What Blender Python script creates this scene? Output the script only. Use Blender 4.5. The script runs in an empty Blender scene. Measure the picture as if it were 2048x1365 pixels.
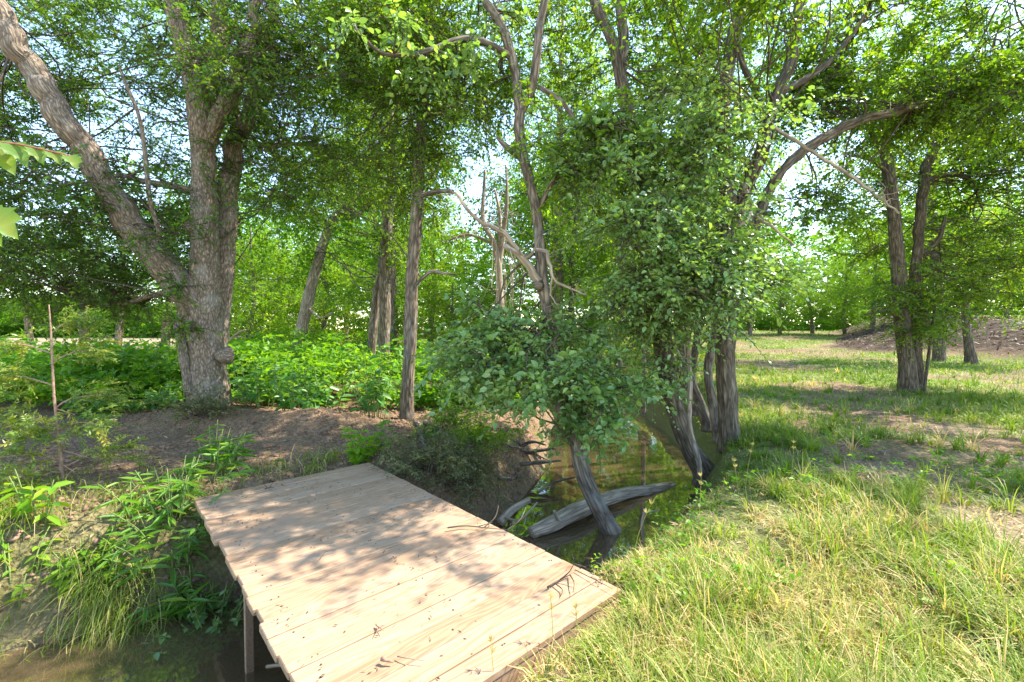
import bpy, math, numpy as np
from mathutils import Vector
rng = np.random.default_rng(7)
SC = bpy.context.scene
COL = SC.collection

# ------------------------------------------------------------------ camera
CH = 1.4; FPX = 910.0; CX, CY = 1024.0, 682.5
TH = math.atan(27.0 / FPX)
def P(px, py, Y):
    """world point seen at photograph pixel (px,py) standing Y metres in front"""
    u = (px - CX) / FPX; v = (CY - py) / FPX
    d = np.array([u, math.cos(TH) + v * math.sin(TH), -math.sin(TH) + v * math.cos(TH)])
    return np.array([0, 0, CH]) + d * (Y / d[1])
def G(px, py, z=0.0):
    a = P(px, py, 1.0) - np.array([0, 0, CH])
    return np.array([0, 0, CH]) + a * ((z - CH) / a[2])
cam_d = bpy.data.cameras.new('camera'); cam = bpy.data.objects.new('camera', cam_d); COL.objects.link(cam)
cam_d.sensor_width = 36; cam_d.lens = FPX / 2048 * 36; cam_d.clip_end = 2000; cam_d.clip_start = 0.05
cam.location = (0, 0, CH); cam.rotation_euler = (math.pi / 2 - TH, 0, 0)
SC.camera = cam

# ------------------------------------------------------------------ numpy helpers
def nrm(a):
    a = np.asarray(a, float)
    return a / np.maximum(np.linalg.norm(a, axis=-1, keepdims=True), 1e-9)
def _h(x, y, z):
    h = (x * 374761393 + y * 668265263 + z * 2147483647) & 0xFFFFFFFF
    h = ((h ^ (h >> 13)) * 1274126177) & 0xFFFFFFFF
    h = h ^ (h >> 16)
    return (h & 0xFFFF) / 65535.0
def noise(p):
    p = np.asarray(p, float); i = np.floor(p).astype(np.int64); f = p - i; f = f * f * (3 - 2 * f)
    out = 0
    for dx in (0, 1):
        for dy in (0, 1):
            for dz in (0, 1):
                w = (f[..., 0] if dx else 1 - f[..., 0]) * (f[..., 1] if dy else 1 - f[..., 1]) * (f[..., 2] if dz else 1 - f[..., 2])
                out = out + w * _h(i[..., 0] + dx, i[..., 1] + dy, i[..., 2] + dz)
    return out
def fbm(p, o=3):
    s = 0; a = .5; p = np.asarray(p, float)
    for k in range(o):
        s = s + a * noise(p * 2 ** k + 17.3 * k); a *= .5
    return s / (1 - .5 ** o)
def n2(x, y, s, o=2, q=0.0):
    return fbm(np.stack([x * s + 31.7, y * s + 11.2, np.full_like(x, q)], -1), o)
def sstep(a, b, x):
    t = np.clip((x - a) / (b - a), 0, 1); return t * t * (3 - 2 * t)

class MB:
    def __init__(s):
        s.v = []; s.q = []; s.t = []; s.qm = []; s.tm = []; s.r = []; s.b = []; s.n = 0
    def add(s, v, q=None, t=None, mat=0, rnd=None, bc=None):
        v = np.asarray(v, float).reshape(-1, 3); k = len(v)
        s.v.append(v)
        s.r.append(np.zeros(k) if rnd is None else np.broadcast_to(np.asarray(rnd, float), (k,)))
        s.b.append(v if bc is None else bc)
        if q is not None and len(q):
            q = np.asarray(q, np.int64).reshape(-1, 4) + s.n; s.q.append(q); s.qm.append(np.full(len(q), mat))
        if t is not None and len(t):
            t = np.asarray(t, np.int64).reshape(-1, 3) + s.n; s.t.append(t); s.tm.append(np.full(len(t), mat))
        s.n += k
    def build(s, name, mats, parent=None, smooth=True, origin=None):
        me = bpy.data.meshes.new(name)
        V = np.concatenate(s.v) if s.v else np.zeros((0, 3))
        if origin is not None: V = V - np.asarray(origin)
        me.vertices.add(len(V)); me.vertices.foreach_set('co', V.astype(np.float32).ravel())
        Q = np.concatenate(s.q) if s.q else np.zeros((0, 4), np.int64)
        T = np.concatenate(s.t) if s.t else np.zeros((0, 3), np.int64)
        loops = np.concatenate([Q.ravel(), T.ravel()])
        me.loops.add(len(loops)); me.loops.foreach_set('vertex_index', loops.astype(np.int32))
        st = np.concatenate([np.arange(len(Q)) * 4, len(Q) * 4 + np.arange(len(T)) * 3])
        me.polygons.add(len(st)); me.polygons.foreach_set('loop_start', st.astype(np.int32))
        mi = np.concatenate(s.qm + s.tm) if (s.qm or s.tm) else np.zeros(0)
        me.polygons.foreach_set('material_index', mi.astype(np.int32))
        me.polygons.foreach_set('use_smooth', np.full(len(st), smooth))
        a = me.attributes.new('rnd', 'FLOAT', 'POINT'); a.data.foreach_set('value', np.concatenate(s.r).astype(np.float32))
        a = me.attributes.new('bc', 'FLOAT_VECTOR', 'POINT'); a.data.foreach_set('vector', np.concatenate(s.b).astype(np.float32).ravel())
        me.update(calc_edges=True)
        for m in (mats if isinstance(mats, (list, tuple)) else [mats]): me.materials.append(m)
        o = bpy.data.objects.new(name, me); COL.objects.link(o)
        if parent is not None: o.parent = parent
        elif origin is not None: o.location = origin
        return o
def tag(o, label=None, cat=None, group=None, kind=None):
    if label: o['label'] = label
    if cat: o['category'] = cat
    if group: o['group'] = group
    if kind: o['kind'] = kind
    return o
def empty(name, loc, label, cat, group=None):
    o = bpy.data.objects.new(name, None); COL.objects.link(o); o.location = loc
    return tag(o, label, cat, group)

def resample(pts, rad, step):
    pts = np.asarray(pts, float); rad = np.asarray(rad, float)
    n = len(pts); out = []; ro = []
    ext = np.vstack([2 * pts[0] - pts[1], pts, 2 * pts[-1] - pts[-2]])
    for i in range(n - 1):
        p0, p1, p2, p3 = ext[i:i + 4]
        m = max(1, int(np.linalg.norm(p2 - p1) / step))
        for t in np.arange(m) / m:
            out.append(.5 * ((2 * p1) + (p2 - p0) * t + (2 * p0 - 5 * p1 + 4 * p2 - p3) * t * t + (3 * p1 - p0 - 3 * p2 + p3) * t ** 3))
            ro.append(rad[i] * (1 - t) + rad[i + 1] * t)
    out.append(pts[-1]); ro.append(rad[-1])
    return np.array(out), np.array(ro)
def tube(mb, pts, rad, sides=6, mat=0, rnd=0.0, bark=0.0, seed=0.0, cap=True, flare=0.0, oval=None):
    pts = np.asarray(pts, float); rad = np.asarray(rad, float); n = len(pts)
    tan = nrm(np.gradient(pts, axis=0))
    ref = np.array([1.0, 0, 0]) if abs(tan[0][0]) < .8 else np.array([0, 1.0, 0])
    U = np.zeros((n, 3)); u = nrm(ref - tan[0] * ref.dot(tan[0]))
    for i in range(n):
        u = u - tan[i] * u.dot(tan[i]); u = u / max(np.linalg.norm(u), 1e-9); U[i] = u
    W = np.cross(tan, U)
    th = np.arange(sides) / sides * 2 * math.pi
    L = np.concatenate([[0], np.cumsum(np.linalg.norm(np.diff(pts, axis=0), axis=1))])
    R = rad[:, None] * np.ones((1, sides))
    bc = np.stack([np.cos(th)[None] * rad[:, None], np.sin(th)[None] * rad[:, None], np.broadcast_to(L[:, None], (n, sides))], -1) + seed
    if flare > 0:
        lob = .6 + .8 * noise(np.stack([np.cos(th) * 2.2 + seed, np.sin(th) * 2.2, th * 0], -1))
        R = R * (1 + flare * lob[None] * np.exp(-L[:, None] / (rad[0] * 1.3)))
    if bark > 0:
        q = bc * np.array([1, 1, .16])
        s1 = 26.0 if rad.max() > .06 else 40.0
        ridge = np.abs(fbm(q * s1, 2) - .5) * 2
        lump = fbm(bc * np.array([3, 3, 1.8]), 2) - .5
        R = R * (1 + .22 * lump) + bark * (np.clip(ridge * 3.0, 0, 1) - .6)
    if oval is not None: 
        RU, RW = R * oval[0], R * oval[1]
    else: RU = RW = R
    V = pts[:, None] + U[:, None] * (np.cos(th)[None, :, None] * RU[..., None]) + W[:, None] * (np.sin(th)[None, :, None] * RW[..., None])
    i = np.arange(n - 1)[:, None] * sides; j = np.arange(sides)[None]; k = (j + 1) % sides
    q = np.stack([i + j, i + k, i + k + sides, i + j + sides], -1).reshape(-1, 4)
    VV = V.reshape(-1, 3); B = bc.reshape(-1, 3); t = None
    if cap:
        VV = np.vstack([VV, pts[0], pts[-1]]); B = np.vstack([B, B[0], B[-1]])
        a = n * sides
        t = np.vstack([np.stack([np.full(sides, a), k[0], j[0]], -1), np.stack([np.full(sides, a + 1), j[0] + (n - 1) * sides, k[0] + (n - 1) * sides], -1)])
    mb.add(VV, q, t, mat, rnd, B)

def leaves(mb, p, d, n, L, W, rnd, mat=0, fold=.18, six=False, curl=0.0):
    p = np.asarray(p, float); N = len(p)
    if N == 0: return
    d = nrm(d); s = nrm(np.cross(d, n)); n = np.cross(s, d)
    L = np.broadcast_to(np.asarray(L, float), (N,))[:, None]; W = np.broadcast_to(np.asarray(W, float), (N,))[:, None]
    rnd = np.broadcast_to(np.asarray(rnd, float), (N,))
    if not six:
        v = np.stack([p, p + d * L * .45 + s * W * .5 + n * W * fold, p + d * L - n * L * curl, p + d * L * .45 - s * W * .5 + n * W * fold], 1)
        q = np.arange(N)[:, None] * 4 + np.array([[0, 1, 2, 3]])
        mb.add(v, q, None, mat, np.repeat(rnd, 4))
    else:
        f = fold
        v = np.stack([p, p + d * L * .28 + s * W * .46 + n * W * f, p + d * L * .66 + s * W * .4 + n * (W * f - L * curl * .4),
                      p + d * L - n * L * curl, p + d * L * .66 - s * W * .4 + n * (W * f - L * curl * .4), p + d * L * .28 - s * W * .46 + n * W * f], 1)
        o = np.arange(N)[:, None] * 6
        q = np.concatenate([o + np.array([[0, 1, 2, 3]]), o + np.array([[0, 3, 4, 5]])])
        mb.add(v, q, None, mat, np.repeat(rnd, 6))
def blades(mb, p, d, H, W, bend, rnd, mat=0, seg=3):
    """grass: p base, d lean direction (horizontal unit), H length, W width, bend 0..1"""
    N = len(p)
    if N == 0: return
    d = np.c_[nrm(d[:, :2]), np.zeros(N)]
    side = np.stack([-d[:, 1], d[:, 0], np.zeros(N)], -1)
    rows = []
    for k in range(seg + 1):
        t = k / seg
        a = bend * t * 1.5
        c = p + d * (H * t * np.sin(a))[:, None] + np.array([0, 0, 1.0]) * (H * t * np.cos(a))[:, None]
        w = (W * (1 - t ** 1.6) * .5 + 0.0004)[:, None]
        rows += [c - side * w, c + side * w]
    v = np.stack(rows, 1); m = 2 * (seg + 1); o = np.arange(N)[:, None] * m
    q = np.concatenate([o + np.array([[2 * k, 2 * k + 1, 2 * k + 3, 2 * k + 2]]) for k in range(seg)])
    mb.add(v, q, None, mat, np.repeat(rnd, m))

def rdir(n, zlo=-.4, zhi=.6):
    a = rng.uniform(0, 2 * math.pi, n); z = rng.uniform(zlo, zhi, n)
    return nrm(np.stack([np.cos(a), np.sin(a), z], -1))
def sprays(mb, p, d, L, K, ll, lw, mat=0, six=False, droop=.25, flat=.55, tone=None, twig=None, toneA=.45):
    """leafy shoots: anchors p, directions d; K leaves of length ll on each"""
    A = len(p)
    if A == 0: return
    d = nrm(d); up = nrm(np.array([0, 0, 1.0]) + rng.normal(0, flat * .5, (A, 3)))
    s = nrm(np.cross(d, up)); Ls = L * rng.uniform(.6, 1.3, A)
    t = np.linspace(.08, 1, K)[None] + rng.uniform(-.04, .04, (A, K))
    pos = p[:, None] + d[:, None] * (Ls[:, None] * t)[..., None]
    pos[..., 2] -= droop * Ls[:, None] * t * t
    sg = np.where(np.arange(K) % 2 == 0, 1.0, -1.0)[None, :, None]
    ld = d[:, None] * .55 + s[:, None] * sg * .8 + rng.normal(0, .3, (A, K, 3)) + np.array([0, 0, -.25 * droop * 2])
    nn = up[:, None] + rng.normal(0, flat, (A, K, 3))
    sz = rng.uniform(.5, 1.35, (A, K)) * np.where(rng.uniform(0, 1, (A, 1)) < .3, .75, 1.08) * (1 - .3 * np.abs(t - .5))
    base = np.clip(rng.normal(toneA, .16, A) if tone is None else tone, 0, 1)
    rn = np.clip(base[:, None] + rng.normal(0, .14, (A, K)), 0, 1)
    leaves(mb, pos.reshape(-1, 3), ld.reshape(-1, 3), nn.reshape(-1, 3), (ll * sz).ravel(), (lw * sz).ravel(), rn.ravel(), mat, six=six, curl=.12)
    if twig is not None:
        w = np.full((A, 1), .0035); e = p + d * Ls[:, None]; e[:, 2] -= droop * Ls
        m_ = p + d * Ls[:, None] * .5; m_[:, 2] -= droop * Ls * .25
        for vec in (s, np.cross(d, s)):
            v = np.stack([p - vec * w, p + vec * w, m_ + vec * w * .8, m_ - vec * w * .8, e + vec * w * .4, e - vec * w * .4], 1); o = np.arange(A)[:, None] * 6
            q = np.concatenate([o + np.array([[0, 1, 2, 3]]), o + np.array([[3, 2, 4, 5]])]); mb.add(v, q, None, twig, .5)

# ------------------------------------------------------------------ materials
def mat(name):
    m = bpy.data.materials.new(name); m.use_nodes = True; nt = m.node_tree; nt.nodes.clear()
    out = nt.nodes.new('ShaderNodeOutputMaterial')
    def N(t, **k):
        n = nt.nodes.new('ShaderNode' + t)
        for a, b in k.items():
            if a.startswith('i_'):
                key = a[2:]; key = int(key) if key.isdigit() else key.replace('_', ' ')
                n.inputs[key].default_value = b
            else: setattr(n, a, b)
        return n
    def Lk(a, b): nt.links.new(a, b)
    return m, nt, out, N, Lk
def ramp(N, Lk, fac, stops):
    r = N('ValToRGB'); e = r.color_ramp.elements
    while len(e) > 1: e.remove(e[-1])
    e[0].position = stops[0][0]; e[0].color = (*stops[0][1], 1)
    for p_, c in stops[1:]:
        x = e.new(p_); x.color = (*c, 1)
    Lk(fac, r.inputs[0]); return r.outputs[0]
def leaf_mat(name, dark, mid, lite, trans=.5, tcol=(1.8, 1.65, .45), gloss=.22, rough=.45, objvar=.0):
    m, nt, out, N, Lk = mat(name)
    a = N('Attribute', attribute_name='rnd')
    fac = a.outputs['Fac']
    if objvar:
        oi = N('ObjectInfo'); mm = N('Math', operation='MULTIPLY_ADD', i_1=objvar, i_2=-objvar / 2); Lk(oi.outputs['Random'], mm.inputs[0])
        ad = N('Math', operation='ADD', use_clamp=True); Lk(fac, ad.inputs[0]); Lk(mm.outputs[0], ad.inputs[1]); fac = ad.outputs[0]
    c = ramp(N, Lk, fac, [(0, dark), (.5, mid), (.93, lite), (1, (lite[0] * 1.25, lite[1] * 1.08, lite[2]))])
    d = N('BsdfDiffuse'); Lk(c, d.inputs[0])
    t = N('BsdfTranslucent'); mx = N('MixRGB', blend_type='MULTIPLY', i_0=1.0); Lk(c, mx.inputs[1]); mx.inputs[2].default_value = (*tcol, 1); Lk(mx.outputs[0], t.inputs[0])
    ms = N('MixShader', i_0=trans); Lk(d.outputs[0], ms.inputs[1]); Lk(t.outputs[0], ms.inputs[2])
    g = N('BsdfGlossy', i_Roughness=rough); g.inputs[0].default_value = (.95, 1, .95, 1)
    lw = N('LayerWeight', i_Blend=.5); pw = N('Math', operation='POWER', i_1=3.0); Lk(lw.outputs['Facing'], pw.inputs[0])
    fm = N('Math', operation='MULTIPLY_ADD', i_1=gloss, i_2=gloss * .12); Lk(pw.outputs[0], fm.inputs[0])
    m2 = N('MixShader'); Lk(fm.outputs[0], m2.inputs[0]); Lk(ms.outputs[0], m2.inputs[1]); Lk(g.outputs[0], m2.inputs[2])
    Lk(m2.outputs[0], out.inputs[0]); return m
def bark_mat(name, dark, lite, lichen=(.42, .42, .38), lich=.25, vs=.16, scale=30, bump=.6, warm=None):
    m, nt, out, N, Lk = mat(name)
    a = N('Attribute', attribute_name='bc'); mp = N('Mapping'); mp.inputs['Scale'].default_value = (1, 1, vs); Lk(a.outputs['Vector'], mp.inputs[0])
    n0 = N('TexNoise', i_Scale=scale * .5, i_Detail=3.0); Lk(mp.outputs[0], n0.inputs['Vector'])
    vm0 = N('VectorMath', operation='MULTIPLY_ADD'); vm0.inputs[1].default_value = (2.2 / scale,) * 3; Lk(n0.outputs['Color'], vm0.inputs[0]); Lk(mp.outputs[0], vm0.inputs[2])
    n1 = N('TexNoise', i_Scale=scale, i_Detail=6.0, i_Roughness=.7); Lk(mp.outputs[0], n1.inputs['Vector'])
    v = N('TexVoronoi', feature='DISTANCE_TO_EDGE', i_Scale=scale * .8); Lk(vm0.outputs[0], v.inputs['Vector'])
    n2_ = N('TexNoise', i_Scale=4.0, i_Detail=5.0, i_Roughness=.6); Lk(a.outputs['Vector'], n2_.inputs['Vector'])
    vm = N('Math', operation='MULTIPLY', i_1=2.2, use_clamp=True); Lk(v.outputs[0], vm.inputs[0])
    va = N('Math', operation='MULTIPLY_ADD', i_1=.65, i_2=.38); Lk(vm.outputs[0], va.inputs[0]); mm = N('Math', operation='MULTIPLY'); Lk(va.outputs[0], mm.inputs[0]); Lk(n1.outputs[0], mm.inputs[1])
    c = ramp(N, Lk, mm.outputs[0], [(.16, dark), (.48, lite), (.75, tuple(min(1, x * 1.35) for x in lite))])
    lf = ramp(N, Lk, n2_.outputs[0], [(.52, (0, 0, 0)), (.72, (lich,) * 3)])
    mx = N('MixRGB'); Lk(lf, mx.inputs[0]); Lk(c, mx.inputs[1]); mx.inputs[2].default_value = (*lichen, 1)
    p = N('BsdfPrincipled', i_Roughness=.9); p.inputs['Specular IOR Level'].default_value = .2
    Lk(mx.outputs[0], p.inputs['Base Color'])
    b = N('Bump', i_Strength=bump, i_Distance=.02); Lk(mm.outputs[0], b.inputs['Height']); Lk(b.outputs[0], p.inputs['Normal'])
    Lk(p.outputs[0], out.inputs[0]); return m
def simple_mat(name, c1, c2, scale=20, rough=.8, bump=.3, attr=True):
    m, nt, out, N, Lk = mat(name)
    a = N('Attribute', attribute_name='bc'); n1 = N('TexNoise', i_Scale=scale, i_Detail=5.0); Lk(a.outputs['Vector'], n1.inputs['Vector'])
    c = ramp(N, Lk, n1.outputs[0], [(.3, c1), (.7, c2)])
    p = N('BsdfPrincipled', i_Roughness=rough); p.inputs['Specular IOR Level'].default_value = .25; Lk(c, p.inputs['Base Color'])
    b = N('Bump', i_Strength=bump, i_Distance=.01); Lk(n1.outputs[0], b.inputs['Height']); Lk(b.outputs[0], p.inputs['Normal'])
    Lk(p.outputs[0], out.inputs[0]); return m

M_ELM = leaf_mat('elm_leaf', (.05, .125, .02), (.095, .195, .026), (.19, .29, .03), .48, gloss=.12)
M_MID = leaf_mat('mid_leaf', (.06, .145, .014), (.125, .235, .018), (.24, .335, .022), .52, gloss=.12)
M_BLUE = leaf_mat('bluish_leaf', (.09, .185, .05), (.16, .285, .075), (.28, .39, .09), .47, (1.65, 1.6, .5), .4, .42)
M_YEL = leaf_mat('yellow_green_leaf', (.065, .16, .012), (.13, .245, .015), (.25, .35, .02), .55, gloss=.12)
M_BACK = leaf_mat('far_leaf', (.05, .15, .012), (.105, .23, .014), (.21, .33, .018), .55, objvar=.4, gloss=.06)
M_COVER = leaf_mat('cover_leaf', (.055, .17, .012), (.11, .26, .016), (.21, .35, .022), .5, gloss=.1)
M_POKE = leaf_mat('broad_leaf', (.05, .16, .03), (.09, .24, .035), (.18, .33, .04), .45, gloss=.25)
M_CEDAR = leaf_mat('cedar_leaf', (.08, .17, .02), (.17, .25, .03), (.32, .31, .05), .4)
M_OLIVE = leaf_mat('olive_leaf', (.06, .08, .03), (.11, .12, .04), (.17, .16, .05), .3)
M_GRASS = leaf_mat('grass_blade', (.075, .16, .014), (.21, .285, .025), (.52, .41, .2), .4, (1.3, 1.3, .6), .1, .5)
M_REED = leaf_mat('lance_leaf', (.05, .15, .015), (.09, .22, .02), (.16, .29, .03), .5)
M_BIG = leaf_mat('grape_leaf', (.08, .17, .02), (.13, .23, .02), (.24, .23, .03), .6)
B_ELM = bark_mat('elm_bark', (.08, .06, .044), (.33, .255, .19), lich=.3, vs=.33, scale=42)
B_DARK = bark_mat('dark_bark', (.045, .034, .024), (.21, .163, .12), (.28, .27, .2), .2)
B_PALE = bark_mat('pale_bark', (.13, .10, .075), (.42, .34, .26), lich=.3)
B_MID = bark_mat('mid_bark', (.06, .046, .033), (.27, .21, .155), lich=.3)
B_DEAD = bark_mat('dead_wood', (.2, .15, .105), (.48, .39, .29), (.52, .46, .37), .4, vs=.08, bump=.4)
M_TWIG = simple_mat('twig', (.05, .035, .025), (.12, .09, .065), 30)
M_STEM = simple_mat('green_stem', (.10, .16, .04), (.18, .22, .06), 30)
M_CEDWOOD = simple_mat('cedar_wood', (.20, .11, .07), (.38, .25, .18), 40)
M_LITTER = leaf_mat('dry_leaf', (.08, .05, .03), (.19, .13, .08), (.42, .32, .2), .15, (1.2, 1, .8), .1)

# ------------------------------------------------------------------ ground
CL = np.array([(-14, -4, .9), (-8, -.6, .85), (-4.5, 1.2, .85), (-2.55, 2.35, .78), (-.7, 3.35, .72), (.62, 4.55, .84), (1.42, 6.25, 1.05),
               (1.85, 8.4, 1.15), (2.05, 11, 1.05), (1.7, 13.4, 1.15), (.2, 15.2, 1.0), (-2.5, 16.6, .9), (-6, 17.5, .5)], float)
CLs, CLr = resample(np.c_[CL[:, :2], CL[:, :1] * 0], CL[:, 2], .25)
def creek(x, y):
    """distance beyond the water's edge (negative in the water) and the side (+1 = left/far bank)"""
    x = np.asarray(x, float); y = np.asarray(y, float); sh = x.shape; x = x.ravel(); y = y.ravel()
    best = np.full(len(x), 1e9); side = np.zeros(len(x))
    for i in range(len(CLs) - 1):
        a, b = CLs[i, :2], CLs[i + 1, :2]; ab = b - a; L2 = ab.dot(ab)
        t = np.clip(((x - a[0]) * ab[0] + (y - a[1]) * ab[1]) / L2, 0, 1)
        dx = x - a[0] - t * ab[0]; dy = y - a[1] - t * ab[1]
        d = np.hypot(dx, dy) - (CLr[i] * (1 - t) + CLr[i + 1] * t)
        k = d < best; best = np.where(k, d, best); side = np.where(k, np.sign(ab[0] * dy - ab[1] * dx), side)
    side = np.where((y > 13) & (x < 1.8), 1.0, side)
    return best.reshape(sh), side.reshape(sh)
WZ = -0.70
def ground_z(x, y, fine=True):
    x = np.asarray(x, float); y = np.asarray(y, float)
    d, s = creek(x, y)
    d = d + .22 * (n2(x, y, 1.3, 2) - .5) * sstep(0, .3, np.abs(d) + .1)
    z = np.interp(d, [-1.2, -.4, 0, .16, .42, .8], [-1.12, -.98, -.72, -.48, -.1, 0])
    base = .10 * (n2(x, y, .35, 2, 3) - .5) + .05 * (n2(x, y, 1.7, 2, 5) - .5)
    right = (s < 0)
    m = 1.8 * sstep(-1, 6.5, x - np.maximum(20.5, .72 * y) + 2.5 * (n2(x, y, .15, 2, 9) - .5)) * sstep(6, 20, y)
    rise = .9 * sstep(22, 55, y) * sstep(2, 10, x)
    heap = .28 * np.exp(-(((x + 2.6) / .9) ** 2 + ((y - 6.2) / .45) ** 2)) + .16 * np.exp(-(((x + 3.9) / .7) ** 2 + ((y - 6.4) / .4) ** 2))
    rootm = .22 * np.exp(-(((x + 4.7) / .9) ** 2 + ((y - 7.1) / .8) ** 2))
    point = .35 * np.exp(-(((x - 3.7) / .8) ** 2 + ((y - 9.6) / 1.1) ** 2))
    k = sstep(.1, .9, d)
    z = z + k * (base + m + rise + heap + rootm + point)
    if fine:
        z = z + (.035 * (n2(x, y, 7, 2, 1) - .5) + .02 * (n2(x, y, 22, 2, 2) - .5)) * sstep(-.3, .1, d) + .11 * (n2(x, y, 4.2, 3, 14) - .5) * sstep(-.1, .15, d) * sstep(1.1, .5, d) * (s > 0)
    # the deck rests on cut soil
    u = (x - DK0[0]) * DKA[0] + (y - DK0[1]) * DKA[1]; w = (x - DK0[0]) * DKB[0] + (y - DK0[1]) * DKB[1]
    on = sstep(-.25, .02, u) * sstep(DKL + .25, DKL - .02, u) * sstep(-.25, .02, w) * sstep(DKW + .25, DKW - .02, w)
    z = np.where(on > 0, z * (1 - on) + np.minimum(z, -.17) * on, z)
    return z
# deck frame: DK0 = far right corner, A along the deck toward the near end, B across (toward left)
FRc, NRc, FLc = G(738, 925)[:2], G(1243, 1178)[:2], G(388, 1000)[:2]
DK0 = FRc; DKL = float(np.linalg.norm(NRc - FRc)); DKA = (NRc - FRc) / DKL
DKB = np.array([DKA[1], -DKA[0]]); DKW = float(abs((FLc - FRc).dot(DKB)))
if (FLc - FRc).dot(DKB) < 0: DKB = -DKB
def cover(x, y):
    """grass density 0..1 and straw 0..1 and darkness of litter"""
    d, s = creek(x, y)
    p1 = n2(x, y, .55, 3, 21); p2 = n2(x, y, 1.8, 2, 22)
    gr = np.where(s < 0, sstep(.27, .44, p1 * .75 + p2 * .25), .12)
    track = np.exp(-((x - (5.6 + .12 * (y - 5.5))) / 1.5) ** 2) * sstep(3.9, 5.0, y + .6 * (p2 - .5)) * sstep(10, 8, y)
    gr = gr * (1 - .92 * track)
    gr = gr * (1 - .8 * sstep(.5, .62, n2(x, y, .45, 3, 77)) * (x > 3))
    gr = np.where((s < 0) & (d < 1.3), np.maximum(gr, .9), gr)
    m = sstep(-1, 1, x - np.maximum(20.5, .72 * y) + 3 * (n2(x, y, .3, 3, 9) - .5)) * sstep(10, 20, y) * sstep(16, 10, x - np.maximum(20.5, .72 * y))
    gr = gr * (1 - .93 * m)
    bare = np.where((s < 0) & (y < 5.5) & (d > .9), sstep(.60, .44, n2(x, y, 1.0, 3, 91)) * sstep(5.5, 4.2, y), 0); gr = gr * (1 - .55 * bare)
    straw = np.where(s < 0, sstep(4.6, 2.6, y + .35 * (p1 - .5) * 4) * .9, 0) + np.where((y > 19) & (x < -.72 * y), 1.0, 0)
    straw = np.maximum(straw, np.where(s < 0, .5 * sstep(.5, .62, p2) * (x < 14), 0))
    straw = np.maximum(straw, np.where(s < 0, .45 * sstep(18, 30, y) * sstep(.4, .6, p1) * (1 - m), 0))
    gr = np.where((s > 0) & (d < .7) & (x < -2.2), .55, gr)
    uu = (x - DK0[0]) * DKA[0] + (y - DK0[1]) * DKA[1]; gr = np.where((s < 0) & (uu > DKL) & (uu < DKL + .9) & (y < 4), np.maximum(gr, .85), gr)
    return gr, np.clip(straw, 0, 1), m
def axis(c, a, b, n, lo, hi):
    u = np.linspace(math.asinh((lo - c) / a), math.asinh((hi - c) / a), n); return c + a * np.sinh(u)
gx = axis(.5, 2.4, 0, 430, -110, 110); gy = axis(3.2, 2.4, 0, 430, -9, 170)
X, Y = np.meshgrid(gx, gy); Zg = ground_z(X, Y)
gr, stw, mm_ = cover(X, Y); dC, sC = creek(X, Y)
mb = MB(); n_ = len(gx); i = np.arange(len(gy) - 1)[:, None] * n_; j = np.arange(n_ - 1)[None]
mb.add(np.stack([X, Y, Zg], -1).reshape(-1, 3), np.stack([i + j, i + j + 1, i + j + 1 + n_, i + j + n_], -1).reshape(-1, 4), rnd=gr.ravel(),
       bc=np.stack([stw, mm_, sstep(.25, -.05, dC)], -1).reshape(-1, 3))
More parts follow.
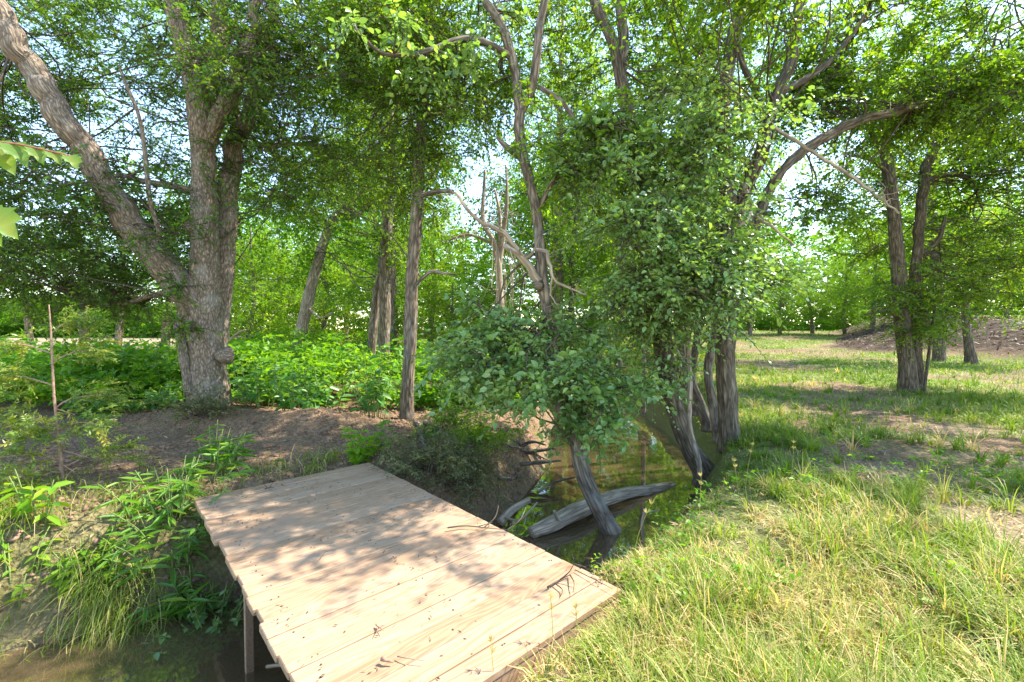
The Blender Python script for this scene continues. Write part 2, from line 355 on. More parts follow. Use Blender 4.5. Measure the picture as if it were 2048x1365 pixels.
def ground_mat():
    m, nt, out, N, Lk = mat('soil')
    tc = N('NewGeometry'); pos = tc.outputs['Position']
    n1 = N('TexNoise', i_Scale=2.2, i_Detail=8.0, i_Roughness=.65); Lk(pos, n1.inputs['Vector'])
    n2_ = N('TexNoise', i_Scale=26.0, i_Detail=6.0, i_Roughness=.7); Lk(pos, n2_.inputs['Vector'])
    vo = N('TexVoronoi', i_Scale=38.0, i_Randomness=1.0); Lk(pos, vo.inputs['Vector'])
    c = ramp(N, Lk, n2_.outputs[0], [(.28, (.105, .057, .036)), (.5, (.24, .142, .092)), (.72, (.38, .245, .165))])
    big = ramp(N, Lk, n1.outputs[0], [(.35, (.55, .5, .48)), (.65, (1.15, 1.1, 1.05))])
    mu = N('MixRGB', blend_type='MULTIPLY', i_0=1.0); Lk(c, mu.inputs[1]); Lk(big, mu.inputs[2])
    lit = ramp(N, Lk, vo.outputs['Color'], [(.2, (.05, .033, .024)), (.55, (.16, .11, .075)), (.85, (.33, .25, .17))])
    mx = N('MixRGB', i_0=.35); Lk(mu.outputs[0], mx.inputs[1]); Lk(lit, mx.inputs[2])
    at = N('Attribute', attribute_name='bc'); sp = N('SeparateXYZ'); Lk(at.outputs['Vector'], sp.inputs[0])
    st = ramp(N, Lk, n2_.outputs[0], [(.3, (.20, .14, .085)), (.7, (.50, .40, .27))])
    ms = N('MixRGB'); sm = N('Math', operation='MULTIPLY', i_1=.6); Lk(sp.outputs[0], sm.inputs[0]); Lk(sm.outputs[0], ms.inputs[0]); Lk(mx.outputs[0], ms.inputs[1]); Lk(st, ms.inputs[2])
    ga = N('Attribute', attribute_name='rnd')
    gc = ramp(N, Lk, n2_.outputs[0], [(.3, (.06, .10, .022)), (.7, (.17, .22, .05))])
    gm = N('MixRGB'); gf = N('Math', operation='MULTIPLY', i_1=.8); Lk(ga.outputs['Fac'], gf.inputs[0]); Lk(gf.outputs[0], gm.inputs[0]); Lk(ms.outputs[0], gm.inputs[1]); Lk(gc, gm.inputs[2])
    mo = N('MixRGB'); mul = ramp(N, Lk, n1.outputs[0], [(.35, (.02, .013, .008)), (.52, (.046, .030, .019)), (.7, (.11, .077, .050))]); Lk(mul, mo.inputs[2]); mf = N('Math', operation='MULTIPLY', i_1=.95); Lk(sp.outputs[1], mf.inputs[0]); Lk(mf.outputs[0], mo.inputs[0]); Lk(gm.outputs[0], mo.inputs[1])
    wet = N('MixRGB'); wet.inputs[2].default_value = (.15, .12, .07, 1); wf = N('Math', operation='MULTIPLY', i_1=.7); Lk(sp.outputs[2], wf.inputs[0]); Lk(wf.outputs[0], wet.inputs[0]); Lk(mo.outputs[0], wet.inputs[1])
    p = N('BsdfPrincipled', i_Roughness=.95); p.inputs['Specular IOR Level'].default_value = .15; Lk(wet.outputs[0], p.inputs['Base Color'])
    ad = N('Math', operation='MULTIPLY_ADD', i_1=.6); Lk(vo.outputs['Distance'], ad.inputs[0]); Lk(n2_.outputs[0], ad.inputs[2])
    b = N('Bump', i_Strength=.9, i_Distance=.03); Lk(ad.outputs[0], b.inputs['Height']); Lk(b.outputs[0], p.inputs['Normal'])
    Lk(p.outputs[0], out.inputs[0]); return m
tag(mb.build('ground', ground_mat()), 'brown soil and thin grass on both banks of the creek', kind='structure')

# water: a strip along the creek
m, nt, out, N, Lk = mat('creek_water')
tr = N('BsdfTransparent'); tr.inputs[0].default_value = (.80, .72, .54, 1)
df = N('BsdfDiffuse'); df.inputs[0].default_value = (.25, .18, .095, 1)
gl = N('BsdfGlossy', i_Roughness=.03)
geo = N('NewGeometry'); nz = N('TexNoise', i_Scale=3.0, i_Detail=2.0); Lk(geo.outputs['Position'], nz.inputs['Vector'])
bp = N('Bump', i_Strength=.05, i_Distance=.05); Lk(nz.outputs[0], bp.inputs['Height']); Lk(bp.outputs[0], gl.inputs['Normal'])
fr = N('Fresnel', i_IOR=1.4); Lk(bp.outputs[0], fr.inputs['Normal'])
fm = N('Math', operation='MULTIPLY_ADD', i_1=2.3, i_2=.06, use_clamp=True); Lk(fr.outputs[0], fm.inputs[0])
m1 = N('MixShader', i_0=.27); Lk(tr.outputs[0], m1.inputs[1]); Lk(df.outputs[0], m1.inputs[2])
m2 = N('MixShader'); Lk(fm.outputs[0], m2.inputs[0]); Lk(m1.outputs[0], m2.inputs[1]); Lk(gl.outputs[0], m2.inputs[2]); Lk(m2.outputs[0], out.inputs[0])
M_WATER = m
mb = MB(); tn = nrm(np.gradient(CLs, axis=0)); nn = np.stack([-tn[:, 1], tn[:, 0], tn[:, 0] * 0], -1); hw = (CLr + .3)[:, None]
v = np.stack([CLs + nn * hw, CLs - nn * hw], 1); v[..., 2] = WZ; k = np.arange(len(CLs) - 1)[:, None] * 2
mb.add(v, k + np.array([[1, 3, 2, 0]])); tag(mb.build('creek_water', M_WATER), 'shallow brown creek water', kind='structure')

# ------------------------------------------------------------------ wooden deck
def wood_mat():
    m, nt, out, N, Lk = mat('deck_pine')
    a = N('Attribute', attribute_name='bc'); r = N('Attribute', attribute_name='rnd')
    mp = N('Mapping'); mp.inputs['Scale'].default_value = (1.0, 9.0, 9.0); Lk(a.outputs['Vector'], mp.inputs[0])
    off = N('CombineXYZ'); om = N('Math', operation='MULTIPLY', i_1=37.0); Lk(r.outputs['Fac'], om.inputs[0]); Lk(om.outputs[0], off.inputs[0]); Lk(om.outputs[0], off.inputs[2]); Lk(off.outputs[0], mp.inputs['Location'])
    n1 = N('TexNoise', i_Scale=.9, i_Detail=3.0, i_Distortion=.6); Lk(mp.outputs[0], n1.inputs['Vector'])
    rings = N('Math', operation='MULTIPLY', i_1=95.0); Lk(n1.outputs[0], rings.inputs[0])
    sn = N('Math', operation='SINE'); Lk(rings.outputs[0], sn.inputs[0])
    n2_ = N('TexNoise', i_Scale=14.0, i_Detail=4.0); mp2 = N('Mapping'); mp2.inputs['Scale'].default_value = (.12, 6, 6); Lk(mp.outputs[0], mp2.inputs[0]); Lk(mp2.outputs[0], n2_.inputs['Vector'])
    ad = N('Math', operation='MULTIPLY_ADD', i_1=.14, i_2=.5); Lk(sn.outputs[0], ad.inputs[0])
    ad2 = N('Math', operation='MULTIPLY_ADD', i_1=.6); Lk(n2_.outputs[0], ad2.inputs[0]); Lk(ad.outputs[0], ad2.inputs[2])
    c = ramp(N, Lk, ad2.outputs[0], [(.45, (.22, .125, .068)), (.75, (.315, .205, .125)), (1.0, (.38, .265, .17))])
    rr = ramp(N, Lk, r.outputs['Fac'], [(0, (.85, .80, .76)), (.5, (1, .97, .95)), (1, (1.02, 1.04, 1.06))])
    mu = N('MixRGB', blend_type='MULTIPLY', i_0=1.0); Lk(c, mu.inputs[1]); Lk(rr, mu.inputs[2])
    kv = N('TexVoronoi', i_Scale=1.0); mp3 = N('Mapping'); mp3.inputs['Scale'].default_value = (2.3, 5.5, 5.5); Lk(a.outputs['Vector'], mp3.inputs[0]); Lk(off.outputs[0], mp3.inputs['Location']); Lk(mp3.outputs[0], kv.inputs['Vector'])
    kf = ramp(N, Lk, kv.outputs['Distance'], [(.035, (.85,) * 3), (.075, (.25,) * 3), (.13, (0,) * 3)])
    mk = N('MixRGB'); Lk(kf, mk.inputs[0]); Lk(mu.outputs[0], mk.inputs[1]); mk.inputs[2].default_value = (.20, .085, .04, 1)
    g = N('NewGeometry'); dn = N('TexNoise', i_Scale=2.6, i_Detail=7.0, i_Roughness=.7); Lk(g.outputs['Position'], dn.inputs['Vector'])
    dfa = ramp(N, Lk, dn.outputs[0], [(.52, (0,) * 3), (.74, (.55,) * 3)])
    md = N('MixRGB'); Lk(dfa, md.inputs[0]); Lk(mk.outputs[0], md.inputs[1]); md.inputs[2].default_value = (.27, .19, .14, 1)
    p = N('BsdfPrincipled', i_Roughness=.75); p.inputs['Specular IOR Level'].default_value = .25; Lk(md.outputs[0], p.inputs['Base Color'])
    b = N('Bump', i_Strength=.15, i_Distance=.004); Lk(ad2.outputs[0], b.inputs['Height']); Lk(b.outputs[0], p.inputs['Normal'])
    Lk(p.outputs[0], out.inputs[0]); return m
M_WOOD = wood_mat()
def dk(a, b, z):  # deck coordinates -> world
    q = DK0 + DKA * a + DKB * b; return np.array([q[0], q[1], z])
def beam(mb, a0, a1, b0, b1, z0, z1, rnd=.5, ch=.004, along='b'):
    """chamfered bar in deck coordinates; grain runs along 'along'"""
    A = sorted((a0, a1)); Bq = sorted((b0, b1)); Z = sorted((z0, z1))
    lo = np.array([A[0], Bq[0], Z[0]]); hi = np.array([A[1], Bq[1], Z[1]]); vs = []; 
    for sx in (0, 1):
        for sy in (0, 1):
            for sz in (0, 1):
                c = np.where([sx, sy, sz], hi, lo); sg = np.where([sx, sy, sz], -1, 1) * ch
                for ax in range(3):
                    o = sg.copy(); o[ax] = 0; vs.append(c + o)
    vs = np.array(vs); import itertools
    def id_(sx, sy, sz, ax): return ((sx * 2 + sy) * 2 + sz) * 3 + ax
    q = []; t = []
    for ax in range(3):
        o1, o2 = [(1, 2), (0, 2), (0, 1)][ax]
        for s in (0, 1):
            f = []
            for (p_, r_) in ((0, 0), (1, 0), (1, 1), (0, 1)):
                k = [0, 0, 0]; k[ax] = s; k[o1] = p_; k[o2] = r_; f.append(id_(*k, ax))
            q.append(f)
    for ax in range(3):          # edge chamfers run along ax
        o1, o2 = [(1, 2), (0, 2), (0, 1)][ax]
        for s1 in (0, 1):
            for s2 in (0, 1):
                k0 = [0, 0, 0]; k0[o1] = s1; k0[o2] = s2; k1 = list(k0); k1[ax] = 1
                q.append([id_(*k0, o1), id_(*k1, o1), id_(*k1, o2), id_(*k0, o2)])
    for s in itertools.product((0, 1), repeat=3): t.append([id_(*s, 0), id_(*s, 1), id_(*s, 2)])
    W = np.array([dk(*v) for v in vs])
    bc = vs[:, [1, 0, 2]] if along == 'b' else vs
    mb.add(W, q, t, 0, rnd, bc)
deck_o = dk(DKL / 2, DKW / 2, 0)
deck = empty('footbridge', deck_o, 'low plank footbridge of new yellow pine boards crossing the creek', 'footbridge')
mb = MB(); nb = int(round(DKL / .1435)); bw = DKL / nb
for k in range(nb):
    e = rng.uniform(-.013, .013) if k > 2 else 0
    beam(mb, k * bw + .002, (k + 1) * bw - .002, rng.uniform(-.004, .004), DKW + e, -.038 + rng.uniform(-.002, .002), rng.uniform(-.003, .002), rnd=rng.random())
for k in range(nb):
    for b0 in (.05, .075, DKW / 2 - .01, DKW / 2 + .012, DKW - .12, DKW - .095):
        c_ = dk((k + rng.choice([.25, .75]) + rng.uniform(-.06, .06)) * bw, b0 + rng.uniform(-.01, .01), .0005); th_ = np.arange(7) / 7 * 6.283
        mb.add(np.vstack([c_ + np.stack([np.cos(th_) * .0042, np.sin(th_) * .0042, th_ * 0 + .001], -1), c_ + np.stack([np.cos(th_) * .0042, np.sin(th_) * .0042, th_ * 0 - .004], -1), c_ + [[0, 0, .001]]]), [[i_, i_ + 7, (i_ + 1) % 7 + 7, (i_ + 1) % 7] for i_ in range(7)], [[i_, (i_ + 1) % 7, 14] for i_ in range(7)], 1)
mb.build('decking', [M_WOOD, simple_mat('screw_steel', (.05, .04, .03), (.10, .08, .065), 60, .5)], deck, smooth=False, origin=deck_o)
for b0 in (.06, DKW / 2 - .02, DKW - .13):
    mb = MB(); beam(mb, .05, DKL - .05, b0, b0 + .04, -.19, -.042, along='a', rnd=.3); mb.build('joist', M_WOOD, deck, smooth=False, origin=deck_o)
mb = MB(); beam(mb, DKL - .046, DKL - .006, .012, DKW - .02, -.24, -.041, rnd=.75); mb.build('rim_board', M_WOOD, deck, smooth=False, origin=deck_o)
mb = MB(); beam(mb, .008, .046, .012, DKW - .02, -.19, -.041, rnd=.4); mb.build('rim_board', M_WOOD, deck, smooth=False, origin=deck_o)
for (a_, b_) in ((DKL * .44, DKW - .075), (DKL * .44, .10), (DKL * .75, DKW - .12), (DKL * .75, .10)):
    mb = MB(); beam(mb, a_, a_ + .038, b_ - .045, b_, -1.5, -.193, along='a', rnd=.6); mb.build('post', M_WOOD, deck, smooth=False, origin=deck_o)

# ------------------------------------------------------------------ trees
LIMB_PTS = []
def px_limb(l):
    pts = np.array([P(a, b, c) for a, b, c, r in l]); rad = np.array([r * .86 * c / FPX for a, b, c, r in l]); return pts, rad
def up_branch(mbl, anchors, o, d, L, r, ns, matb=1, sides=5, grav=.15, wig=.25, spread=.9):
    d = nrm(d); pts = [np.array(o, float)]; dd = d.copy(); n = 5
    for k in range(n):
        dd = nrm(dd + rng.normal(0, wig, 3) + np.array([0, 0, -grav * k / n])); pts.append(pts[-1] + dd * L / n)
    pts = np.array(pts); tube(mbl, pts, np.linspace(r, r * .25, n + 1), sides, matb, .5, cap=False)
    for k in range(ns):
        t = rng.uniform(.2, 1) * n; i_ = min(int(t), n - 1); p_ = pts[i_] + (pts[i_ + 1] - pts[i_]) * (t - i_)
        v = nrm(nrm(pts[i_ + 1] - pts[i_]) + rng.normal(0, spread, 3) * np.array([1, 1, .6]))
        anchors.append((p_, v))
def twig_to(mbl, a, b, r, matb=1):
    m1 = a + (b - a) * .35 + rng.normal(0, .08, 3) * np.linalg.norm(b - a); m2 = a + (b - a) * .7 + rng.normal(0, .06, 3) * np.linalg.norm(b - a)
    p_, r_ = resample([a, m1, m2, b], [r, r * .8, r * .6, r * .4], .15); tube(mbl, p_, r_, 5, matb, .5, cap=False)
def tree(name, label, cat, limbs, blobs=(), bark=None, leafm=None, leaf=(.055, .03), K=14, sl=.42, ns=9, autob=(), six=False, bk=.012, fine=.035,
         sides=36, group=None, tone=.45, flare=.35, dead=(), crown_name='crown', reach=2.6, burls=(), droop=.25):
    """limbs: pixel/metre skeletons; blobs: (px,py,Y,rx,ry,rz_m,count,len) masses of leafy branches; autob: (limb index,t0,count,len)"""
    W = [px_limb(l) for l in limbs]; base = W[0][0][0].copy()
    root = empty(name, base, label, cat, group)
    Q = []
    for i_, (p_, r_) in enumerate(W):
        big = r_.max() > .055
        if i_ == 0:
            p_ = np.vstack([p_[0] + (p_[0] - p_[1]) * .12 - np.array([0, 0, .12]), p_]); r_ = np.r_[r_[0] * 1.02, r_]
        pp, rr = resample(p_, r_, fine if big else .06)
        if i_ > 0: pp = pp + (np.stack([noise(np.c_[np.arange(len(pp)) * .13 + i_ * 7 + k * 91, np.zeros(len(pp)), np.zeros(len(pp))]) for k in range(3)], -1) - .5) * (rr.mean() * 1.2) * np.linspace(0, 1, len(pp))[:, None]
        mb = MB(); tube(mb, pp, rr, sides if big else 10, 0, .5, bk if big else bk * .2, seed=i_ * 3.1 + base[0], flare=flare if i_ == 0 else 0)
        if i_ == 0:
            for (bx, by, bz, br) in burls:
                c = P(bx, by, bz); rb = br * bz / FPX; tube(mb, [c + np.array([.3, .3, 0]) * rb, c - np.array([.2, .5, 0]) * rb, c - np.array([.4, 1.0, .1]) * rb], [rb * 1.2, rb, rb * .55], 14, 0, .5, bk)
        mb.build('trunk' if i_ == 0 else 'limb', bark, root, origin=base)
        Q.append((pp, rr))
    for l in dead:
        p_, r_ = px_limb(l); pp, rr = resample(p_, r_, .05); mb = MB()
        pp = pp + rng.normal(0, .006, pp.shape); tube(mb, pp, rr, 8, 0, .5, 0.001)
        for k in range(int(len(pp) / 1.7)):
            o = pp[rng.integers(len(pp) // 4, len(pp))]; up_branch(mb, [], o, rdir(1, -.3, .7)[0], rng.uniform(.08, .42), rr.mean() * .4, 0, 0, 4, 0, .42)
        o = mb.build('dead_limb', B_DEAD, root, origin=base); o['label'] = 'bare pale dead branch'
    mbl = MB(); anc = []
    for (li, t0, cnt, L) in autob:
        pp, rr = Q[li]
        for k in range(cnt):
            i_ = int(rng.uniform(t0, 1) * (len(pp) - 1)); d = rdir(1, -.25, .7)[0]
            up_branch(mbl, anc, pp[i_], d, L * rng.uniform(.5, 1.3), min(rr[i_] * .5, .018), ns)
    allp = np.concatenate([q[0] for q in Q])
    for bl in blobs:
        px, py, Yb, rx, ry, rz, cnt, L = bl
        c = P(px, py, Yb); R = np.array([rx * Yb / FPX, rz, ry * Yb / FPX])
        ncl = max(2, cnt // 6); cc = nrm(rng.normal(0, 1, (ncl, 3))) * (rng.uniform(.1, 1, (ncl, 1)) ** .4) 
        for k in range(cnt):
            o = c + (cc[rng.integers(ncl)] + rng.normal(0, .16, 3)) * R
            if o[2] < -.45: continue
            d = nrm(np.r_[rng.normal(0, 1, 2), rng.normal(-.05, .35)])
            if k % 3 == 0:
                dist = np.linalg.norm(allp - o, axis=1); q = allp[rng.choice(np.where(dist < dist.min() * 1.5 + .1)[0])]
                if .2 < dist.min() < reach: twig_to(mbl, q, o, .013)
            up_branch(mbl, anc, o, d, L * rng.uniform(.5, 1.2), .008, ns)
    if anc:
        A = np.array([a for a, _ in anc]); D = np.array([d for _, d in anc])
        tn_ = np.clip(tone + .5 * (fbm(A * .9, 2) - .5) + rng.normal(0, .1, len(A)), 0, 1)
        sprays(mbl, A, D, sl, K, leaf[0], leaf[1], 0, six, tone=tn_, twig=1, droop=droop)
        mbl.build(crown_name, [leafm, M_TWIG], root, origin=base)
    return root, base

# ---- big elm, left
zt = 7.0
tree('elm_tree', 'big old elm with three thick grey limbs forking low, one leaning far left', 'tree', [
    [(417, 842, zt, 44), (418, 770, zt, 38), (412, 690, zt, 36), (408, 615, zt, 38), (410, 560, zt, 30), (410, 480, zt, 27), (409, 400, zt, 26), (407, 320, zt, 25), (402, 250, zt - .1, 25), (388, 160, zt - .2, 22), (366, 80, zt - .3, 20), (346, 0, zt - .4, 19), (330, -150, zt - .4, 15), (320, -400, zt - .4, 7)],
    [(408, 625, zt, 32), (375, 585, zt - .1, 34), (335, 545, zt - .2, 32), (280, 475, zt - .4, 29), (230, 400, zt - .6, 27), (178, 318, zt - .8, 26), (120, 230, zt - 1, 26), (70, 150, zt - 1.1, 25), (28, 75, zt - 1.2, 24), (-40, -30, zt - 1.3, 22), (-140, -160, zt - 1.4, 16), (-240, -300, zt - 1.4, 8)],
    [(430, 700, zt + .25, 22), (442, 600, zt + .35, 21), (450, 500, zt + .4, 21), (456, 400, zt + .45, 21), (463, 330, zt + .5, 20), (478, 270, zt + .5, 20), (497, 235, zt + .5, 16), (520, 150, zt + .6, 12), (545, 0, zt + .6, 9), (560, -200, zt + .6, 5)],
    [(412, 295, zt, 18), (432, 245, zt - .1, 17), (455, 200, zt - .2, 17), (474, 150, zt - .3, 15), (500, 80, zt - .4, 12), (535, -50, zt - .5, 8)],
    [(410, 270, zt, 15), (426, 180, zt - .05, 15), (438, 80, zt - .1, 16), (440, 0, zt - .1, 15), (445, -160, zt - .1, 9)],
    [(380, 790, zt - .25, 11), (366, 690, zt - .2, 10), (358, 610, zt - .1, 9), (352, 560, zt, 7)],
    [(400, 385, zt, 8), (340, 372, zt, 7), (290, 364, zt, 7), (235, 350, zt, 4)],
    [(365, 585, zt, 7), (310, 590, zt + .2, 6), (230, 612, zt + .5, 5), (150, 600, zt + .7, 3)],
    [(478, 285, zt + .5, 6), (540, 292, zt + .6, 6), (600, 290, zt + .7, 4), (660, 300, zt + .8, 2)],
    [(300, 500, zt - .4, 5), (318, 470, zt - .4, 5), (300, 400, zt - .5, 5), (290, 320, zt - .5, 5), (278, 240, zt - .6, 4), (240, 130, zt - .6, 3)],
], blobs=[(120, 430, 6.2, 210, 70, .9, 100, .9), (60, 520, 7.5, 200, 60, 1.2, 85, .9), (250, 560, 8, 120, 60, 1, 60, .8), (260, 180, 7.8, 220, 150, 1.0, 90, 1),
          (80, 260, 7.4, 160, 120, 1.0, 50, 1), (420, 130, 7.7, 150, 120, .6, 50, .9), (440, 170, 5.9, 60, 60, .3, 14, .6), (600, 200, 7.0, 170, 150, 1.1, 90, 1), (560, 330, 8.2, 110, 90, 1, 70, .9),
          (330, 380, 8.2, 120, 120, 1, 60, .8), (120, 60, 7.2, 230, 90, 1.1, 56, 1), (550, 40, 7.0, 240, 80, 1.2, 70, 1), (380, 575, 6.6, 30, 12, .15, 3, .22),
          (300, -200, 6.4, 520, 160, 2, 70, 1.2), (150, 130, 9.2, 280, 160, 1.2, 80, 1.1), (520, 110, 9.2, 160, 130, 1, 40, 1.1), (-350, 250, 6.2, 220, 260, 1.6, 70, 1.1), (700, -130, 7, 260, 130, 1.6, 30, 1.1), (390, 640, 6.55, 25, 25, .1, 4, .25)],
    autob=[(7, .3, 12, .8), (6, .3, 8, .7), (8, .3, 10, .8)], bark=B_ELM, leafm=M_ELM, leaf=(.058, .032), tone=.42, sides=72, fine=.022, bk=.013, flare=.28,
    burls=[(388, 455, zt - .1, 14), (452, 712, zt - .1, 16)])
# ---- slender leaning tree
tree('leaning_tree', 'slender pale trunk leaning right in front of the sunlit woods', 'tree', [
    [(592, 742, 14.6, 14), (600, 680, 14.6, 13), (612, 620, 14.5, 13), (626, 560, 14.5, 12), (646, 490, 14.4, 11), (668, 440, 14.3, 11), (692, 420, 14.2, 9), (720, 390, 14, 7), (750, 330, 14, 5), (765, 250, 14, 3)],
    [(668, 440, 14.3, 8), (705, 432, 14.5, 7), (740, 410, 14.8, 5), (790, 400, 15, 3)], [(606, 606, 14.5, 3), (640, 635, 14.3, 2), (665, 625, 14.2, 2)]],
    blobs=[(740, 330, 14, 90, 80, 1.6, 60, 1.2), (660, 380, 14.6, 90, 60, 1.4, 34, 1.1)], bark=B_PALE, leafm=M_YEL, leaf=(.085, .05), K=12, sl=.55, tone=.55, sides=28)
# ---- twin trunks
tree('twin_trunk_tree', 'two slim trunks standing close together left of the straight trunk', 'tree', [
    [(766, 774, 11, 13), (768, 700, 11, 13), (770, 620, 11, 13), (770, 540, 11, 12), (776, 440, 11, 11), (784, 360, 11, 11), (780, 250, 11, 9), (770, 120, 11, 7), (765, -50, 11, 4)],
    [(743, 760, 11.4, 10), (744, 690, 11.4, 10), (750, 620, 11.4, 10), (762, 540, 11.3, 9), (770, 440, 11.3, 7), (760, 330, 11.3, 5), (730, 240, 11.3, 3)],
    [(784, 355, 11, 6), (810, 320, 11, 5), (850, 270, 11.2, 3)]],
    blobs=[(720, 270, 10.6, 120, 90, 1.2, 90, 1), (800, 160, 11, 110, 80, 1.2, 60, 1), (760, 40, 11, 160, 80, 1.5, 70, 1.1), (790, 470, 11, 22, 90, .3, 14, .4), (760, -150, 11, 200, 120, 2, 30, 1.2)],
    bark=B_MID, leafm=M_MID, leaf=(.065, .04), tone=.42, sides=32)
# ---- straight trunk
tree('straight_tree', 'tall straight grey trunk with ridged bark at the end of the dirt bank', 'tree', [
    [(813, 838, 7, 16), (815, 770, 7, 14), (820, 690, 7, 14), (822, 620, 7, 15), (824, 550, 7, 14), (831, 470, 7, 14), (835, 400, 7, 14), (838, 330, 7, 13), (843, 265, 7, 12), (847, 200, 7, 12), (850, 110, 7, 12), (856, 30, 7, 13), (860, -60, 7, 11), (865, -250, 7, 6)],
    [(838, 245, 7, 7), (880, 222, 6.9, 7), (915, 190, 6.8, 6), (935, 150, 6.8, 5), (948, 100, 6.8, 3)],
    [(836, 395, 7, 6), (870, 385, 6.8, 6), (908, 383, 6.6, 4)], [(826, 575, 7, 4), (860, 545, 6.9, 4), (885, 548, 6.8, 3), (915, 550, 6.8, 2)],
    [(850, 110, 7, 8), (800, 80, 6.8, 6), (740, 70, 6.6, 5), (670, 95, 6.5, 3)]],
    blobs=[(880, 130, 6.9, 110, 90, .9, 60, .8), (760, 130, 6.6, 120, 80, .9, 46, .8), (840, 20, 6.8, 150, 60, 1, 50, .9), (800, 350, 7.3, 60, 60, .4, 22, .6), (900, 250, 6.9, 90, 60, .6, 50, .7), (860, -170, 7, 260, 120, 1.8, 30, 1.1),
           (690, 330, 7.6, 90, 50, .6, 22, .7)],
    autob=[(1, .3, 8, .6), (4, .3, 10, .7)], bark=B_MID, leafm=M_MID, leaf=(.052, .032), tone=.45, sides=48, fine=.025)
# ---- bent tree growing out of the creek
tree('creek_tree', 'crooked tree leaning out of the creek behind the footbridge, leafy low on its trunk', 'tree', [
    [(1232, 1085, 4.66, 24), (1207, 1035, 4.66, 20), (1182, 985, 4.66, 19), (1163, 935, 4.7, 18), (1153, 885, 4.8, 16), (1135, 820, 4.9, 14), (1115, 740, 5, 12), (1101, 670, 5.05, 10), (1094, 620, 5.1, 11), (1086, 570, 5.1, 14), (1082, 520, 5.15, 13), (1078, 470, 5.2, 12), (1072, 420, 5.2, 12), (1060, 365, 5.25, 12), (1046, 310, 5.3, 12), (1038, 262, 5.3, 12), (1040, 222, 5.3, 12)],
    [(1040, 235, 5.3, 11), (1031, 150, 5.3, 10), (1015, 85, 5.3, 10), (990, 30, 5.3, 9), (962, -25, 5.3, 7), (930, -140, 5.3, 4)],
    [(1042, 225, 5.3, 10), (1063, 180, 5.25, 10), (1074, 120, 5.2, 10), (1080, 60, 5.2, 10), (1090, 0, 5.2, 9), (1110, -140, 5.2, 5)],
    [(1022, 115, 5.3, 8), (990, 95, 5.2, 8), (950, 80, 5.1, 8), (910, 82, 5, 7), (870, 96, 4.9, 6), (815, 110, 4.8, 5), (760, 105, 4.7, 4), (700, 45, 4.6, 3)],
    [(1082, 412, 5.2, 7), (1108, 362, 5.1, 6), (1150, 332, 5, 5), (1197, 292, 4.9, 3)], [(1040, 312, 5.3, 10), (1015, 295, 5.3, 7), (995, 275, 5.3, 3)],
    [(1078, 175, 5.25, 5), (1120, 200, 5.1, 5), (1160, 250, 5, 5), (1210, 272, 4.9, 4), (1240, 320, 4.8, 3)]],
    dead=[[(1078, 565, 5.05, 11), (1040, 512, 4.95, 9), (1008, 492, 4.9, 7)], [(1045, 515, 4.95, 6), (1005, 465, 4.9, 6), (962, 445, 4.85, 5), (936, 420, 4.8, 4), (912, 384, 4.75, 4)], [(1070, 500, 5, 5), (1092, 505, 4.95, 5), (1106, 555, 4.9, 4), (1135, 575, 4.9, 3), (1172, 592, 4.9, 2)], [(1105, 550, 4.9, 3), (1100, 590, 4.9, 2), (1120, 615, 4.9, 1.5)]],
    blobs=[(1000, 720, 4.9, 105, 75, .5, 21, .4), (1090, 755, 4.8, 95, 60, .45, 19, .4), (1160, 770, 4.8, 60, 50, .4, 14, .35), (925, 700, 5.1, 55, 55, .4, 14, .4), (1070, 680, 5.2, 120, 40, .5, 26, .45),
           (1165, 830, 4.7, 45, 22, .3, 9, .3), (1205, 740, 4.9, 45, 25, .3, 7, .35), (1235, 775, 4.8, 35, 20, .2, 4, .45), (985, 640, 5.2, 60, 28, .3, 8, .45)],
    autob=[(3, .3, 10, .4), (4, .3, 7, .35), (6, .3, 8, .4), (1, .4, 6, .4)], bark=B_MID, leafm=M_BLUE, leaf=(.078, .05), K=9, sl=.34, ns=8, six=True, tone=.45, sides=44, fine=.02, bk=.006, flare=.5, burls=[(1076, 572, 5.0, 10)], crown_name='low_foliage', droop=.35)
# upper canopy of the same tree is its own crown part
def extra_crown(root, base, name, blobs, leafm, leaf, K, sl, ns, tone, skel=None, six=False):
    mbl = MB(); anc = []
    for (px, py, Yb, rx, ry, rz, cnt, L) in blobs:
        c = P(px, py, Yb); R = np.array([rx * Yb / FPX, rz, ry * Yb / FPX]); ncl = max(2, cnt // 6); cc = nrm(rng.normal(0, 1, (ncl, 3))) * (rng.uniform(.1, 1, (ncl, 1)) ** .4)
        for k in range(cnt):
            o = c + (cc[rng.integers(ncl)] + rng.normal(0, .16, 3)) * R; d = nrm(np.r_[rng.normal(0, 1, 2), rng.normal(-.05, .35)])
            if skel is not None and k % 3 == 0:
                dist = np.linalg.norm(skel - o, axis=1)
                if .2 < dist.min() < 1.4: twig_to(mbl, skel[dist.argmin()], o, .012)
            up_branch(mbl, anc, o, d, L * rng.uniform(.5, 1.2), .008, ns)
    A = np.array([a for a, _ in anc]); D = np.array([d for _, d in anc])
    tn_ = np.clip(tone + .5 * (fbm(A * .9, 2) - .5) + rng.normal(0, .1, len(A)), 0, 1)
    sprays(mbl, A, D, sl, K, leaf[0], leaf[1], 0, six, tone=tn_, twig=1)
    return mbl.build(name, [leafm, M_TWIG], root, origin=base)
r5 = bpy.data.objects['creek_tree']; sk = np.array([P(1040, 235, 5.3), P(1031, 150, 5.3), P(1015, 85, 5.3), P(990, 30, 5.3), P(1074, 120, 5.2), P(1080, 60, 5.2), P(910, 82, 5), P(815, 110, 4.8), P(1160, 250, 5), P(1150, 332, 5)])
